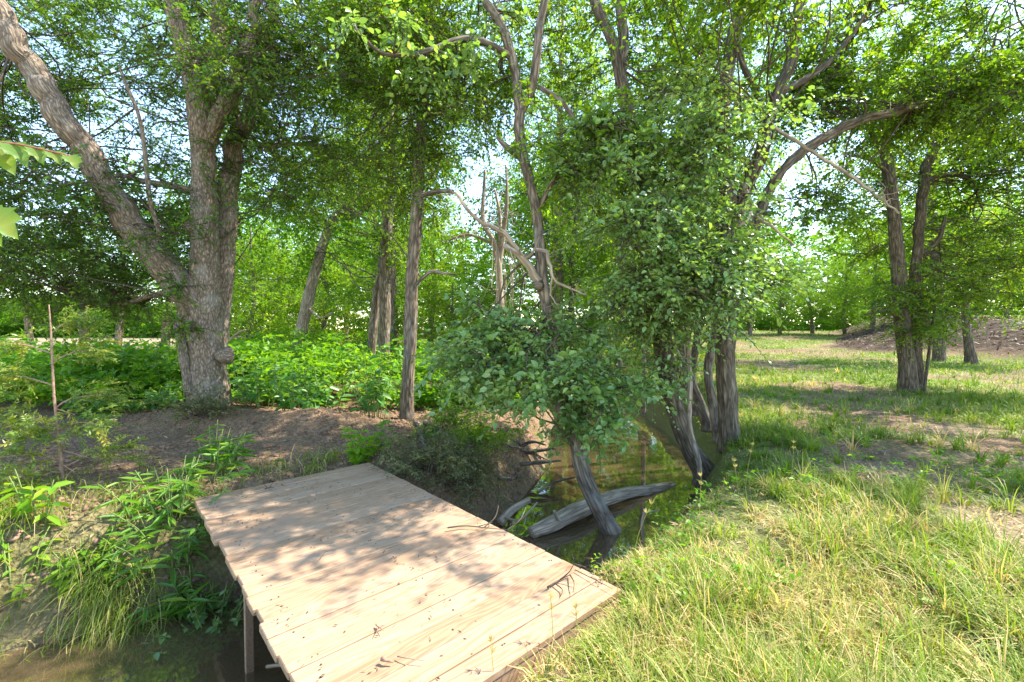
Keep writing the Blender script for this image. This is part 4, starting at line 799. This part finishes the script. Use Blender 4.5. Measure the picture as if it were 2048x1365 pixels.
# cedar sapling
root = empty('cedar_sapling', on_ground(*G(125, 965)[:2]), 'thin reddish cedar sapling with bare lower twigs and feathery foliage at the far left', 'tree'); bs = np.array(root.location); zc = bs[1]
mb = MB(); st_ = [(126, 966, zc, 4.4), (118, 880, zc, 3.4), (108, 790, zc, 2.7), (104, 700, zc, 2.2), (101, 650, zc, 1.6), (98, 610, zc, .8)]
pp, rr = resample(*px_limb(st_), .04); tube(mb, pp, rr, 10, 0, .5, .001); anc = []; mbf = MB()
for (tx, ty, dy) in ((10, 755, -.2), (-60, 690, 0), (20, 830, .1), (-40, 920, -.3), (60, 870, -.2), (190, 700, .3), (230, 790, .2), (200, 850, -.2), (250, 900, .3), (30, 960, -.4), (160, 650, .2)):
    e = P(tx, ty, zc + dy); o = pp[np.abs(pp[:, 2] - (e[2] - .08)).argmin()]; p_, r_ = resample([o, (o + e) / 2 + np.r_[rng.normal(0, .04, 2), .04], e], [.008, .006, .003], .06); tube(mb, p_, r_, 5, 0, .5)
    for k in range(44):
        i_ = rng.integers(len(p_) // 3, len(p_)); anc.append((p_[i_] + rng.normal(0, .05, 3), nrm(e - o) + rng.normal(0, .6, 3)))
for (tx, ty) in ((150, 945), (88, 905), (175, 915), (150, 830), (70, 920)):
    e = P(tx, ty, zc - .1); o = pp[np.abs(pp[:, 2] - (e[2] + .05)).argmin()]; p_, r_ = resample([o, (o + e) / 2, e], [.005, .004, .002], .06); tube(mb, p_, r_, 5, 0, .5)
mb.build('trunk', M_CEDWOOD, root, origin=bs); A = np.array([a for a, _ in anc]); D = np.array([d for _, d in anc])
sprays(mbf, A, D, .19, 26, .04, .012, 0, tone=np.clip(.45 + rng.normal(0, .2, len(A)), 0, 1), flat=.8); mbf.build('crown', M_CEDAR, root, origin=bs)
# near leafy twig entering at the left
root = empty('grape_vine', on_ground(-1.75, .75), 'close sunlit vine twig with large yellow-green leaves at the left edge', 'vine'); bs = np.array(root.location); mb = MB(); ml = MB()
for l in ([(-700, 600, .95, 8), (-350, 330, .9, 5), (-120, 285, .88, 3.5), (0, 285, .88, 2.6), (60, 294, .88, 2.2), (140, 312, .88, 1.6)], [(-420, 420, .9, 4), (-150, 420, .88, 3), (-40, 425, .88, 2)]):
    p_, r_ = px_limb(l)
    p_ = np.vstack([bs if l[0][0] == -700 else P(-560, 480, .93), p_]); r_ = np.r_[.012 if l[0][0] == -700 else .004, r_]
    pp, rr = resample(p_, r_, .02); tube(mb, pp, rr, 7, 0, .5)
for (a, bq, s) in (((25, 290), (60, 330), 1.0), ((-15, 290), (40, 345), 1.0), ((70, 298), (95, 335), .8), ((105, 306), (130, 330), .8), ((140, 313), (165, 345), .75), ((-60, 290), (-20, 340), 1), ((-35, 428), (35, 455), 1.2), ((-60, 425), (10, 480), 1.1), ((-140, 300), (-120, 380), 1.1)):
    p0 = P(*a, .88); e = P(*bq, .86); d = e - p0; Lf = np.linalg.norm(d)
    n0 = nrm(np.array([.25, -.55, .8])); sd_ = nrm(np.cross(d, n0)); n0 = np.cross(sd_, nrm(d)); Lf *= .66 * s
    ol = np.array([(0, -.04), (.22, -.10), (.42, .06), (.36, .2), (.56, .36), (.40, .46), (.44, .66), (.24, .68), (.16, .84), (0, 1.06)])
    mid = np.array([(0, t_) for t_ in np.linspace(-.04, 1.0, 10)]); cols = []
    for sg in (-1, 0, 1):
        q_ = mid if sg == 0 else ol * [sg, 1]
        z_ = .35 * np.abs(q_[:, 0]) * (1 if sg else 0) - .38 * q_[:, 1] ** 2 + (.06 * np.sin(q_[:, 1] * 19 + sg) if sg else 0)
        cols.append(p0 + sd_ * (q_[:, :1] * Lf) + nrm(d) * (q_[:, 1:] * Lf) + n0 * (z_[:, None] * Lf))
    V_ = np.concatenate(cols); i_ = np.arange(9); rv = rng.uniform(.35, .7)
    ml.add(V_, np.concatenate([np.stack([i_, i_ + 1, i_ + 11, i_ + 10], 1), np.stack([i_ + 10, i_ + 11, i_ + 21, i_ + 20], 1)]), None, 0, np.concatenate([np.full(10, rv - .12) + rng.normal(0, .08, 10), np.full(10, rv + .15), np.full(10, rv - .12) + rng.normal(0, .08, 10)]))
mb.build('stem', simple_mat('red_stem', (.22, .07, .05), (.35, .15, .09), 30), root, origin=bs); ml.build('foliage', M_BIG, root, origin=bs)

# ------------------------------------------------------------------ logs and dead wood
def log(name, label, pts, bark, sides=28, bk=.01, oval=None, cat='log', step=.03, stubs=()):
    W, R = px_limb(pts); base = W[0].copy(); pp, rr = resample(W, R, step); mb = MB(); tube(mb, pp, rr, sides, 0, .5, bk, seed=pts[0][0] * .01, oval=oval)
    for s_ in stubs:
        a, b_ = px_limb(s_); q, w = resample(a, b_, step); tube(mb, q, w, 8, 0, .5, .002)
    o = mb.build(name, bark, None, origin=base); return tag(o, label, cat)
log('fallen_log', 'long weathered pale log lying across the creek behind the footbridge', [(1062, 1066, 4.5, 17), (1100, 1050, 4.62, 22), (1150, 1024, 4.88, 24), (1200, 1004, 5.2, 19), (1250, 988, 5.5, 16), (1300, 980, 5.8, 14), (1345, 972, 6.05, 12)], B_DEAD, 64, .016, (1.0, .75), step=.02, stubs=([(1120, 1045, 4.62, 6), (1112, 1030, 4.57, 5), (1108, 1022, 4.52, 3)],))
log('snag_log', 'short broken log angled beside the footbridge edge', [(1000, 1045, 4.6, 10), (1025, 1020, 4.75, 9), (1058, 1000, 4.9, 7)], B_DEAD, 16, .004, stubs=([(1010, 1035, 4.6, 3), (1040, 1040, 4.55, 3), (1075, 1005, 4.6, 2)],))
log('rotten_log', 'dark rotten log on the bank at the foot of the straight trunk', [(770, 842, 7.3, 10), (850, 850, 7.1, 15), (930, 852, 7.0, 17), (1015, 862, 6.9, 16)], B_DARK, 30, .02)
log('rotten_log', 'thin brown fallen trunk behind the dark rotten log', [(775, 795, 9.0, 9), (850, 792, 9.1, 10), (930, 805, 9.2, 8)], B_PALE, 20, .01)
log('driftwood_branch', 'forked grey driftwood branch lying above the muddy shallows', [(960, 905, 6.6, 8), (1010, 912, 6.5, 8), (1050, 905, 6.5, 6), (1110, 897, 6.5, 3)], B_DARK, 12, .004, cat='branch', stubs=([(1020, 910, 6.5, 5), (1060, 885, 6.5, 4), (1090, 890, 6.4, 2)], [(1000, 911, 6.5, 4), (1010, 945, 6.2, 3), (1035, 955, 6.1, 2)]))
log('driftwood_branch', 'low driftwood stick along the mud edge of the creek', [(980, 935, 6.1, 4), (1030, 930, 6.1, 5), (1085, 925, 6.15, 4), (1122, 922, 6.2, 2)], B_MID, 10, .003, cat='branch')
log('driftwood_branch', 'thin stick in the shallow water by the fallen log', [(1075, 985, 4.9, 3), (1110, 965, 5.1, 3), (1150, 955, 5.3, 2)], B_DARK, 8, .001, cat='branch')
log('fallen_branch', 'bare broken branches in the weeds left of the elm', [(155, 718, 13, 4), (215, 706, 13, 4), (250, 695, 13, 3)], B_PALE, 8, .002, cat='branch', stubs=([(225, 705, 13, 3), (262, 702, 12.8, 2)], [(235, 700, 13, 3), (255, 688, 13, 2)]))
log('fallen_branch', 'pale bare brush leaning in the undergrowth right of the elm', [(450, 690, 11, 3), (475, 668, 11, 3), (492, 660, 11, 2)], B_DEAD, 8, .002, cat='branch', stubs=([(460, 680, 11, 2), (452, 655, 11, 1.5)], [(468, 674, 11, 2), (488, 676, 11, 1.5)]))
for (nm, lab, rts) in (('exposed_roots', 'tangle of dark exposed roots on the mud bank below the straight trunk', ([(830, 850), (880, 880), (940, 905), (1000, 915)], [(850, 848), (920, 875), (985, 885), (1050, 890)], [(900, 870), (950, 890), (1010, 935), (1030, 960)], [(840, 855), (850, 900), (880, 940), (930, 960)], [(930, 880), (1000, 895), (1070, 905), (1105, 915)], [(870, 865), (900, 905), (925, 935), (960, 950)])),
                       ('root_stub', 'short broken sticks scattered on the mud beside the footbridge edge', ([(820, 905), (850, 915), (885, 925)], [(900, 960), (935, 950), (965, 955)], [(1000, 965), (1030, 950), (1060, 948)]))):
    mb = MB(); b0 = on_ground(*G(*rts[0][0], -.1)[:2])
    for k_, r_ in enumerate(rts):
        W = []
        for (a, b_) in r_:
            q = None
            for zz in (0, -.15, -.3, -.45, -.6):
                c = G(a, b_, zz); h_ = float(ground_z(np.array([c[0]]), np.array([c[1]]))[0])
                if q is None or abs(h_ - zz) < q[0]: q = (abs(h_ - zz), np.array([c[0], c[1], max(h_, -.72) + .02 + rng.uniform(0, .03)]))
            W.append(q[1])
        q, w = resample(W, np.linspace(.034 if nm == 'exposed_roots' else .018, .008, len(W)), .03); q = q + rng.normal(0, .006, q.shape); tube(mb, q, w, 9, 0, .5, .003, seed=k_)
    tag(mb.build(nm, B_MID, None, origin=b0), lab, 'roots' if nm == 'exposed_roots' else 'sticks')
log('creek_snag', 'thin dead twig leaning at the right edge of the water', [(1288, 1085, 4.4, 4), (1284, 1050, 4.4, 4), (1290, 1018, 4.4, 3)], B_DEAD, 8, .001, cat='branch', stubs=([(1285, 1028, 4.4, 3), (1320, 1020, 4.4, 2)],))
log('creek_stick', 'pale curved stick poking out from under the left edge of the footbridge', [(534, 1334, 2.25, 4), (560, 1331, 2.22, 4), (600, 1334, 2.2, 4)], B_DEAD, 8, .001, cat='stick')
# twigs lying on the deck
def deck_twig(name, label, pts, r, bark=M_TWIG, side=(), cat='twig'):
    base = G(*pts[0], .01); mb = MB(); W = np.array([G(a, b_, .012 + rng.uniform(0, .012)) for a, b_ in pts]); q, w = resample(W, np.linspace(r, r * .4, len(W)), .02); tube(mb, q, w, 6, 0, .5, .0006)
    for s_ in side:
        W = np.array([G(a, b_, h_) for a, b_, h_ in s_]); q, w = resample(W, np.linspace(r * .7, r * .3, len(W)), .02); tube(mb, q, w, 5, 0, .5)
    return tag(mb.build(name, bark, None, origin=base), label, cat)
deck_twig('fallen_twig', 'long thin forked twig lying along the right edge of the footbridge', [(895, 1056), (930, 1052), (970, 1056), (1015, 1060)], .006, B_MID, side=([(968, 1056, .02), (990, 1035, .06), (997, 1012, .1)], [(1015, 1060, .02), (1040, 1040, .04), (1052, 1015, .05)], [(955, 1054, .02), (985, 1045, .03)]))
deck_twig('fallen_twig', 'forked dark twig standing up on the near right corner of the footbridge', [(1095, 1175), (1120, 1160), (1140, 1150)], .006, M_TWIG, side=([(1120, 1160, .02), (1138, 1145, .06), (1148, 1128, .1)], [(1140, 1150, .02), (1148, 1165, .04), (1146, 1185, .02)], [(1110, 1167, .02), (1125, 1180, .02), (1120, 1195, .01)], [(1148, 1128, .1), (1172, 1135, .1)]))
deck_twig('fallen_twig', 'straight dark twig near the right end of the footbridge', [(1150, 1140), (1190, 1160), (1225, 1178)], .003)
deck_twig('fallen_twig', 'small dark twig on the shaded middle of the footbridge', [(640, 1118), (652, 1104), (672, 1100)], .002)
deck_twig('fallen_twig', 'thin bent straw near the bottom of the footbridge', [(795, 1313), (815, 1317), (850, 1322)], .003, M_CEDWOOD)
deck_twig('bark_chip', 'brown curled bark chip on the sunny bottom of the footbridge', [(763, 1318), (772, 1321), (786, 1324)], .010, M_CEDWOOD, cat='bark chip')
deck_twig('dry_seed_cluster', 'dry brown seed cluster on the sunlit boards of the footbridge', [(752, 1250), (760, 1256), (766, 1250)], .004, M_CEDWOOD, cat='seed cluster', side=([(755, 1252, .01), (768, 1262, .02)], [(758, 1255, .01), (752, 1268, .02)], [(762, 1253, .02), (772, 1250, .02)]))
deck_twig('dry_seed_cluster', 'small dark clump of debris at the far left of the footbridge', [(530, 978), (540, 975), (548, 976)], .006, M_TWIG, cat='debris clump', side=([(538, 976, .01), (546, 966, .05)], [(535, 976, .01), (528, 970, .03)]))
# ------------------------------------------------------------------ ground-level masses
def scatter(n, x0, x1, y0, y1, power=1.0):
    x = rng.uniform(x0, x1, n); y = y0 + (y1 - y0) * rng.uniform(0, 1, n) ** power; return x, y
def in_deck(x, y, pad=.0):
    u = (x - DK0[0]) * DKA[0] + (y - DK0[1]) * DKA[1]; w = (x - DK0[0]) * DKB[0] + (y - DK0[1]) * DKB[1]
    return (u > -pad) & (u < DKL + pad) & (w > -pad) & (w < DKW + pad)
def past(x, y): return (x - DK0[0]) * DKA[0] + (y - DK0[1]) * DKA[1] > DKL + .03
def dkw(x, y): return (x - DK0[0]) * DKB[0] + (y - DK0[1]) * DKB[1]
def screen(n, y0, y1, wid=1.25, p=.6):
    """points whose density falls with distance from the photographer"""
    t = rng.uniform(0, 1, n); y = 1 / ((1 - t) * (1 / y0) ** p + t * (1 / y1) ** p) ** (1 / p); x = rng.uniform(-1, 1, n) * y * wid; return x, y
mb = MB()
x, y = screen(420000, 1.1, 60, p=.5); d, s = creek(x, y); gr, st, mm = cover(x, y)
k = (s < 0) & (d > .3) & ~in_deck(x, y, .03) & (rng.uniform(0, 1, len(x)) < gr * (.06 + .6 * sstep(.44, .62, n2(x, y, 2.2, 3, 60)))) & ((dkw(x, y) < -.02) | (past(x, y) & (dkw(x, y) < .8)))
x, y, d, gr, st = x[k], y[k], d[k], gr[k], st[k]; N_ = len(x); z = ground_z(x, y)
tall = np.clip(sstep(1.7, .4, d) * .95 + .5 * sstep(5.0, 3.2, y), 0, 1) * (.45 + .9 * n2(x, y, 1.6, 2, 61)); H = (.045 + .13 * tall * sstep(.5, 1.4, d)) * rng.uniform(.5, 1.5, N_) * (1 + .6 * sstep(8, 30, y)); a = rng.uniform(0, 6.28, N_)
straw = np.clip(st * .55 + .12 * rng.normal(0, 1, N_) + .30, 0, .93); dry = rng.uniform(0, 1, N_) < .08 + .34 * st; tone = np.where(dry, rng.uniform(.85, 1, N_), np.clip(straw * .75 + .05, 0, .8))
blades(mb, np.stack([x, y, z - .01], -1), np.stack([np.cos(a), np.sin(a)], -1), H, np.clip(.0042 + .0009 * y, 0, .02) * rng.uniform(.6, 1.6, N_), rng.uniform(.15, 1.0, N_), tone, 0, 3)
# tufts: blades fanning out from a common foot
xt, yt = screen(15000, 1.15, 14, p=.75); dt, st_c = creek(xt, yt); gt, sw_, mt = cover(xt, yt); kt = (st_c < 0) & (dt > .38) & ((dkw(xt, yt) < -.03) | (past(xt, yt) & (dkw(xt, yt) < .75))) & ~in_deck(xt, yt, .13) & (rng.uniform(0, 1, len(xt)) < gt * (.1 + .9 * sstep(.4, .65, n2(xt, yt, 1.4, 2, 66)))) & (mt < .3)
xt, yt, dt, sw_ = xt[kt], yt[kt], dt[kt], sw_[kt]; nb_ = 24; N_ = len(xt) * nb_; rp = lambda v: np.repeat(v, nb_); a = rng.uniform(0, 6.28, N_); ht = rng.uniform(.09, .29, len(xt)) * (.3 + .7 * sstep(.3, 1.3, dt)); tnt = np.clip(rng.normal(.24, .14, len(xt)) + .2 * sw_, .03, .7); tnt = np.where(rng.uniform(0, 1, len(xt)) < .06 + .2 * sw_, .95, tnt)
rr_ = .035 * np.sqrt(rng.uniform(0, 1, N_)); xx = rp(xt) + np.cos(a) * rr_; yy = rp(yt) + np.sin(a) * rr_
blades(mb, np.stack([xx, yy, ground_z(xx, yy) - .01], -1), np.stack([np.cos(a), np.sin(a)], -1), rp(ht) * rng.uniform(.4, 1.35, N_), np.clip(.0038 + .0009 * yy, 0, .02) * rng.uniform(.6, 1.5, N_), rng.uniform(.15, 1.1, N_), np.clip(rp(tnt) + rng.normal(0, .07, N_), 0, 1), 0, 4)
# seed stalks
for (px, py, h) in ((1478, 1000, .42), (1490, 985, .5), (1265, 1120, .5), (1105, 1290, .36), (1000, 1345, .3), (1150, 1270, .3), (1580, 965, .4), (1700, 1200, .35), (1620, 1300, .3), (1240, 1200, .45), (620, 1420, .16), (605, 1425, .16), (1395, 1060, .5), (1750, 1110, .3)):
    b0 = G(px, py); b0 = on_ground(b0[0], b0[1]); m_ = 14; t_ = np.linspace(0, 1, 9)[:, None]; sway = np.r_[rng.normal(0, .12, 2), 1.0]; line = b0 + t_ * sway * h + np.r_[rng.normal(0, .06, 2), 0] * t_ ** 2; tube(mb, line, np.linspace(.0022, .0012, 9), 4, 0, .72)
    leaves(mb, np.repeat(line[-3:-1], m_, 0), np.r_[rng.normal(0, .5, (2 * m_, 2)).T, [np.full(2 * m_, 1.0)]].T, rng.normal(0, 1, (2 * m_, 3)), .035, .004, .9)
tag(mb.build('grass', M_GRASS), 'sunlit green and straw coloured grass of the right bank', kind='stuff')
# grass of the left bank and drooping tufts
mb = MB(); x, y = scatter(30000, -6.5, -1.9, 2.6, 5.6); d, s = creek(x, y); k = (s > 0) & (d > .05) & (d < 1.35) & ~in_deck(x, y, .02) & (rng.uniform(0, 1, len(x)) < (.08 + .5 * sstep(.48, .6, n2(x, y, 1.5, 2, 70))) * (.25 + .75 * sstep(.3, .7, d))); x, y, d = x[k], y[k], d[k]; N_ = len(x); tn_ = nrm(np.stack([.53 + rng.normal(0, .6, N_), -.85 + rng.normal(0, .6, N_)], -1))
blades(mb, np.stack([x, y, ground_z(x, y) - .01], -1), tn_, rng.uniform(.12, .38, N_), rng.uniform(.004, .009, N_), rng.uniform(.5, 1.3, N_), np.where(rng.uniform(0, 1, N_) < .22, .93, np.clip(rng.normal(.35, .15, N_), 0, .75)))
x, y = scatter(9000, -2.6, 1.4, 4.2, 9); d, s = creek(x, y); k = (s > 0) & (d > .1) & (d < 1.6) & ~in_deck(x, y, .02) & (rng.uniform(0, 1, len(x)) < .35 * sstep(.45, .6, n2(x, y, 1.5, 2, 71))); x, y = x[k], y[k]; N_ = len(x); a = rng.uniform(0, 6.28, N_)
blades(mb, np.stack([x, y, ground_z(x, y) - .01], -1), np.stack([np.cos(a), np.sin(a)], -1), rng.uniform(.06, .24, N_), rng.uniform(.004, .008, N_), rng.uniform(.3, 1.1, N_), np.clip(rng.normal(.35, .2, N_), 0, .95))
for (px, py, zz, n_t, hh) in ((225, 1045, 0, 300, .34), (255, 1080, -.1, 200, .32), (335, 1110, -.2, 130, .26), (170, 1180, -.35, 90, .22), (60, 1215, -.4, 60, .22), (270, 990, 0, 110, .3)):
    c = G(px, py, zz); a = rng.normal(0, .9, n_t); xx = c[0] + rng.normal(0, .16, n_t); yy = c[1] + rng.normal(0, .07, n_t); dr = np.stack([np.sin(a) * .9, -np.cos(a)], -1)
    blades(mb, np.stack([xx, yy, ground_z(xx, yy)], -1), dr, hh * rng.uniform(.5, 1.2, n_t), rng.uniform(.003, .006, n_t), rng.uniform(1.0, 2.0, n_t), np.where(rng.uniform(0, 1, n_t) < .2, rng.uniform(.85, 1, n_t), np.clip(rng.normal(.45, .15, n_t), 0, .75)), 0, 6)
tag(mb.build('bank_grass', M_GRASS), 'grass hanging down the left creek bank', kind='stuff')
# leafy ground cover of the left woods
mb = MB(); x, y = screen(60000, 7.4, 36, 1.35, .9); d, s = creek(x, y); edge = 7.7 + .9 * (n2(x, y, .6, 2, 80) - .5) - .35 * np.clip(-x - 5, 0, 6); k = (s > 0) & (d > .5) & (y > edge) & (x < 7) & (rng.uniform(0, 1, len(x)) < .15 + .85 * sstep(.34, .5, n2(x, y, .9, 2, 81))) & ~((y > 15) & (x < -.70 * y))
x, y = x[k], y[k]; N_ = len(x); hm = (.15 + 1.0 * n2(x, y, .8, 2, 82) * np.where(x < -.6 * y, .6, 1.0)) * sstep(7.2, 9.5, y + .3 * np.clip(-x - 4, 0, 8)); A = np.stack([x, y, ground_z(x, y) + .05 + hm * rng.uniform(.15, 1, N_) ** .6], -1)
sprays(mb, A, rdir(N_, -.1, .8), .2, 6, .095, .055, 0, tone=np.clip(.55 + .9 * (fbm(A * .7, 2) - .5) + rng.normal(0, .08, N_), 0, 1), flat=.5)
k = rng.uniform(0, 1, N_) < .07 + .4 * sstep(.55, .68, n2(x, y, .5, 2, 83)); B_ = A[k] + np.stack([rng.normal(0, .1, k.sum()), rng.normal(0, .1, k.sum()), rng.uniform(.05, .5, k.sum())], -1)
sprays(mb, B_, rdir(len(B_), .0, .9), .3, 7, .15, .075, 0, tone=np.clip(.3 + .5 * fbm(B_ * 1.1, 2) - .1, 0, 1), flat=.5)
tag(mb.build('ground_cover', M_COVER), 'leafy green ground cover between the trunks of the left woods', kind='stuff')
# short turf of the right field
mb = MB(); x, y = screen(330000, 5.5, 60, 1.25, .1); d, s = creek(x, y); gr, st, mm = cover(x, y); k = (s < 0) & (d > .3) & (rng.uniform(0, 1, len(x)) < (.08 + gr) * (.3 + .7 * sstep(.35, .6, n2(x, y, 1.1, 3, 63)))) & (mm < .4) & (x > 0)
x, y, gr, st = x[k], y[k], gr[k], st[k]; N_ = len(x); a = rng.uniform(0, 6.28, N_); pn = n2(x, y, .5, 3, 64)
blades(mb, np.stack([x, y, ground_z(x, y) - .01], -1), np.stack([np.cos(a), np.sin(a)], -1), rng.uniform(.05, .15, N_) * (.6 + .9 * n2(x, y, 1.3, 2, 65)) * (1 + y * .012), np.clip(.004 + .0011 * y, 0, .04) * rng.uniform(.6, 1.4, N_), rng.uniform(.2, 1.0, N_), np.where(rng.uniform(0, 1, N_) < .05 + .2 * st, rng.uniform(.75, .95, N_), np.clip(.12 + .75 * (pn - .3) + .25 * st + rng.normal(0, .1, N_), 0, .7)), 0, 2)
tag(mb.build('meadow_grass', M_GRASS), 'short green turf of the clearing behind the creek-edge trees', kind='stuff')
# weeds among the right field grass
mb = MB(); x, y = screen(9000, 2.2, 30, 1.2, .9); d, s = creek(x, y); gr, st, mm = cover(x, y); k = (s < 0) & (d > .3) & ~in_deck(x, y, .1) & (rng.uniform(0, 1, len(x)) < .5 * sstep(.45, .62, n2(x, y, .9, 2, 90))) & (x > 0); x, y = x[k], y[k]; N_ = len(x)
sprays(mb, np.stack([x, y, ground_z(x, y) + rng.uniform(.02, .14, N_)], -1), rdir(N_, .0, .9), .14, 6, .045, .02, 0, tone=np.clip(rng.normal(.5, .15, N_), 0, 1)); tag(mb.build('meadow_weeds', M_COVER), 'small leafy weeds scattered through the meadow grass', kind='stuff')
# crumbled soil
mb = MB(); x = np.r_[rng.uniform(-7, 1.5, 9000), rng.uniform(-5.5, -1.8, 3500), rng.uniform(-1.8, 1.3, 3500)]; y = np.r_[rng.uniform(4.6, 8.2, 9000), rng.uniform(2.8, 4.8, 3500), rng.uniform(4.2, 7.5, 3500)]; d, s = creek(x, y); k = (s > 0) & (d > .02) & ~in_deck(x, y, .02) & (rng.uniform(0, 1, len(x)) < .2 + .8 * sstep(.42, .6, n2(x, y, 2.2, 2, 95))); x, y = x[k], y[k]; N_ = len(x)
oc = np.array([(1, 0, 0), (-1, 0, 0), (0, 1, 0), (0, -1, 0), (0, 0, 1), (0, 0, -1.0)]); R_ = (rng.uniform(.15, 1, N_) ** 3 * .032 + .006)[:, None, None]
V_ = np.stack([x, y, ground_z(x, y)], -1)[:, None] + (oc[None] * rng.uniform(.6, 1.3, (N_, 6, 1)) + rng.normal(0, .22, (N_, 6, 3))) * R_ * [1.1, 1.1, .75]
mb.add(V_.reshape(-1, 3), None, (np.arange(N_)[:, None, None] * 6 + np.array([[0, 2, 4], [2, 1, 4], [1, 3, 4], [3, 0, 4], [2, 0, 5], [1, 2, 5], [3, 1, 5], [0, 3, 5]])[None]).reshape(-1, 3))
tag(mb.build('soil_crumbs', simple_mat('crumb', (.11, .062, .040), (.28, .175, .118), 9, .95, .4)), 'crumbled clods of brown earth on the left bank', kind='stuff')
# dry litter on the ground and on the boards
mb = MB(); x, y = screen(130000, 1.0, 16, 1.2, 1.0); d, s = creek(x, y); k = (d > .15) & ~in_deck(x, y, .0) & ((s < 0) | (y < 9)); x, y = x[k], y[k]; N_ = len(x)
leaves(mb, np.stack([x, y, ground_z(x, y) + .008], -1), np.c_[rng.normal(0, 1, (N_, 2)), rng.normal(0, .2, N_)], np.c_[rng.normal(0, .35, (N_, 2)), np.ones(N_)], rng.uniform(.02, .11, N_), np.where(rng.uniform(0, 1, N_) < np.where(y < 3.5, .97, .8), rng.uniform(.0015, .004, N_), rng.uniform(.006, .018, N_)), np.clip(rng.uniform(0, 1, N_) + .5 * (s[k] < 0) * sstep(5.5, 3, y), 0, 1), 0)
xm = rng.uniform(18, 40, 26000); ym = rng.uniform(12, 45, 26000); _, _, mk = cover(xm, ym); km = mk > rng.uniform(.3, 1, len(xm)); xm, ym = xm[km], ym[km]; N_ = len(xm)
leaves(mb, np.stack([xm, ym, ground_z(xm, ym) + .015], -1), np.c_[rng.normal(0, 1, (N_, 2)), rng.normal(0, .35, N_)], np.c_[rng.normal(0, .5, (N_, 2)), np.ones(N_)], rng.uniform(.08, .4, N_), rng.uniform(.015, .07, N_), rng.uniform(0, .6, N_) ** 1.5, 0)
tag(mb.build('leaf_litter', M_LITTER), 'dry leaves and straw littering the soil', kind='stuff')
mb = MB(); N_ = 1800; u = rng.uniform(.02, DKL - .05, N_); w = rng.uniform(.03, DKW - .05, N_); far = rng.uniform(0, 1, N_) < .25 + .75 * np.clip(1 - u / DKL, 0, 1) ** 1.2 + .5 * (u > DKL * .88) * (w < .5); far &= n2(u, w, 3.0, 2, 44) > rng.uniform(.38, .62, N_); u, w = u[far], w[far]; N_ = len(u)
pt = np.stack([DK0[0] + DKA[0] * u + DKB[0] * w, DK0[1] + DKA[1] * u + DKB[1] * w, np.full(N_, .004)], -1)
leaves(mb, pt, np.c_[rng.normal(0, 1, (N_, 2)), rng.uniform(0, .25, N_)], np.c_[rng.normal(0, .4, (N_, 2)), np.ones(N_)], rng.uniform(.006, .03, N_), rng.uniform(.003, .012, N_), rng.uniform(0, .55, N_), 0)
tag(mb.build('deck_litter', M_LITTER), 'small brown leaf bits scattered over the boards', kind='stuff')

# ------------------------------------------------------------------ light
EL, AZ = math.radians(52), math.radians(72)      # azimuth measured from straight ahead toward the right
sd = np.array([math.sin(AZ) * math.cos(EL), math.cos(AZ) * math.cos(EL), math.sin(EL)])
sun = bpy.data.lights.new('sun', 'SUN'); sun.energy = 3.0; sun.angle = math.radians(.5); sun.color = (1, .92, .79)
so = bpy.data.objects.new('sun', sun); COL.objects.link(so); so.rotation_euler = Vector(sd).to_track_quat('Z', 'Y').to_euler()
w = bpy.data.worlds.new('World'); SC.world = w; w.use_nodes = True; nt = w.node_tree
sky = nt.nodes.new('ShaderNodeTexSky'); sky.sky_type = 'NISHITA'; sky.sun_disc = False; sky.sun_elevation = EL; sky.sun_rotation = AZ; sky.dust_density = .1; sky.ozone_density = 2.5; sky.air_density = 1.0
bg = nt.nodes['Background']; bg.inputs[1].default_value = .15; tint = nt.nodes.new('ShaderNodeMixRGB'); tint.blend_type = 'MULTIPLY'; tint.inputs[0].default_value = 1; tint.inputs[2].default_value = (1.07, 1.0, .89, 1); nt.links.new(sky.outputs[0], tint.inputs[1]); nt.links.new(tint.outputs[0], bg.inputs[0])
SC.view_settings.view_transform = 'Standard'; SC.view_settings.look = 'None'; SC.view_settings.exposure = 2.42; SC.view_settings.gamma = 1
SC.cycles.max_bounces = 10; SC.cycles.diffuse_bounces = 4; SC.cycles.glossy_bounces = 3; SC.cycles.transmission_bounces = 6; SC.cycles.transparent_max_bounces = 12
SC.cycles.use_denoising = True
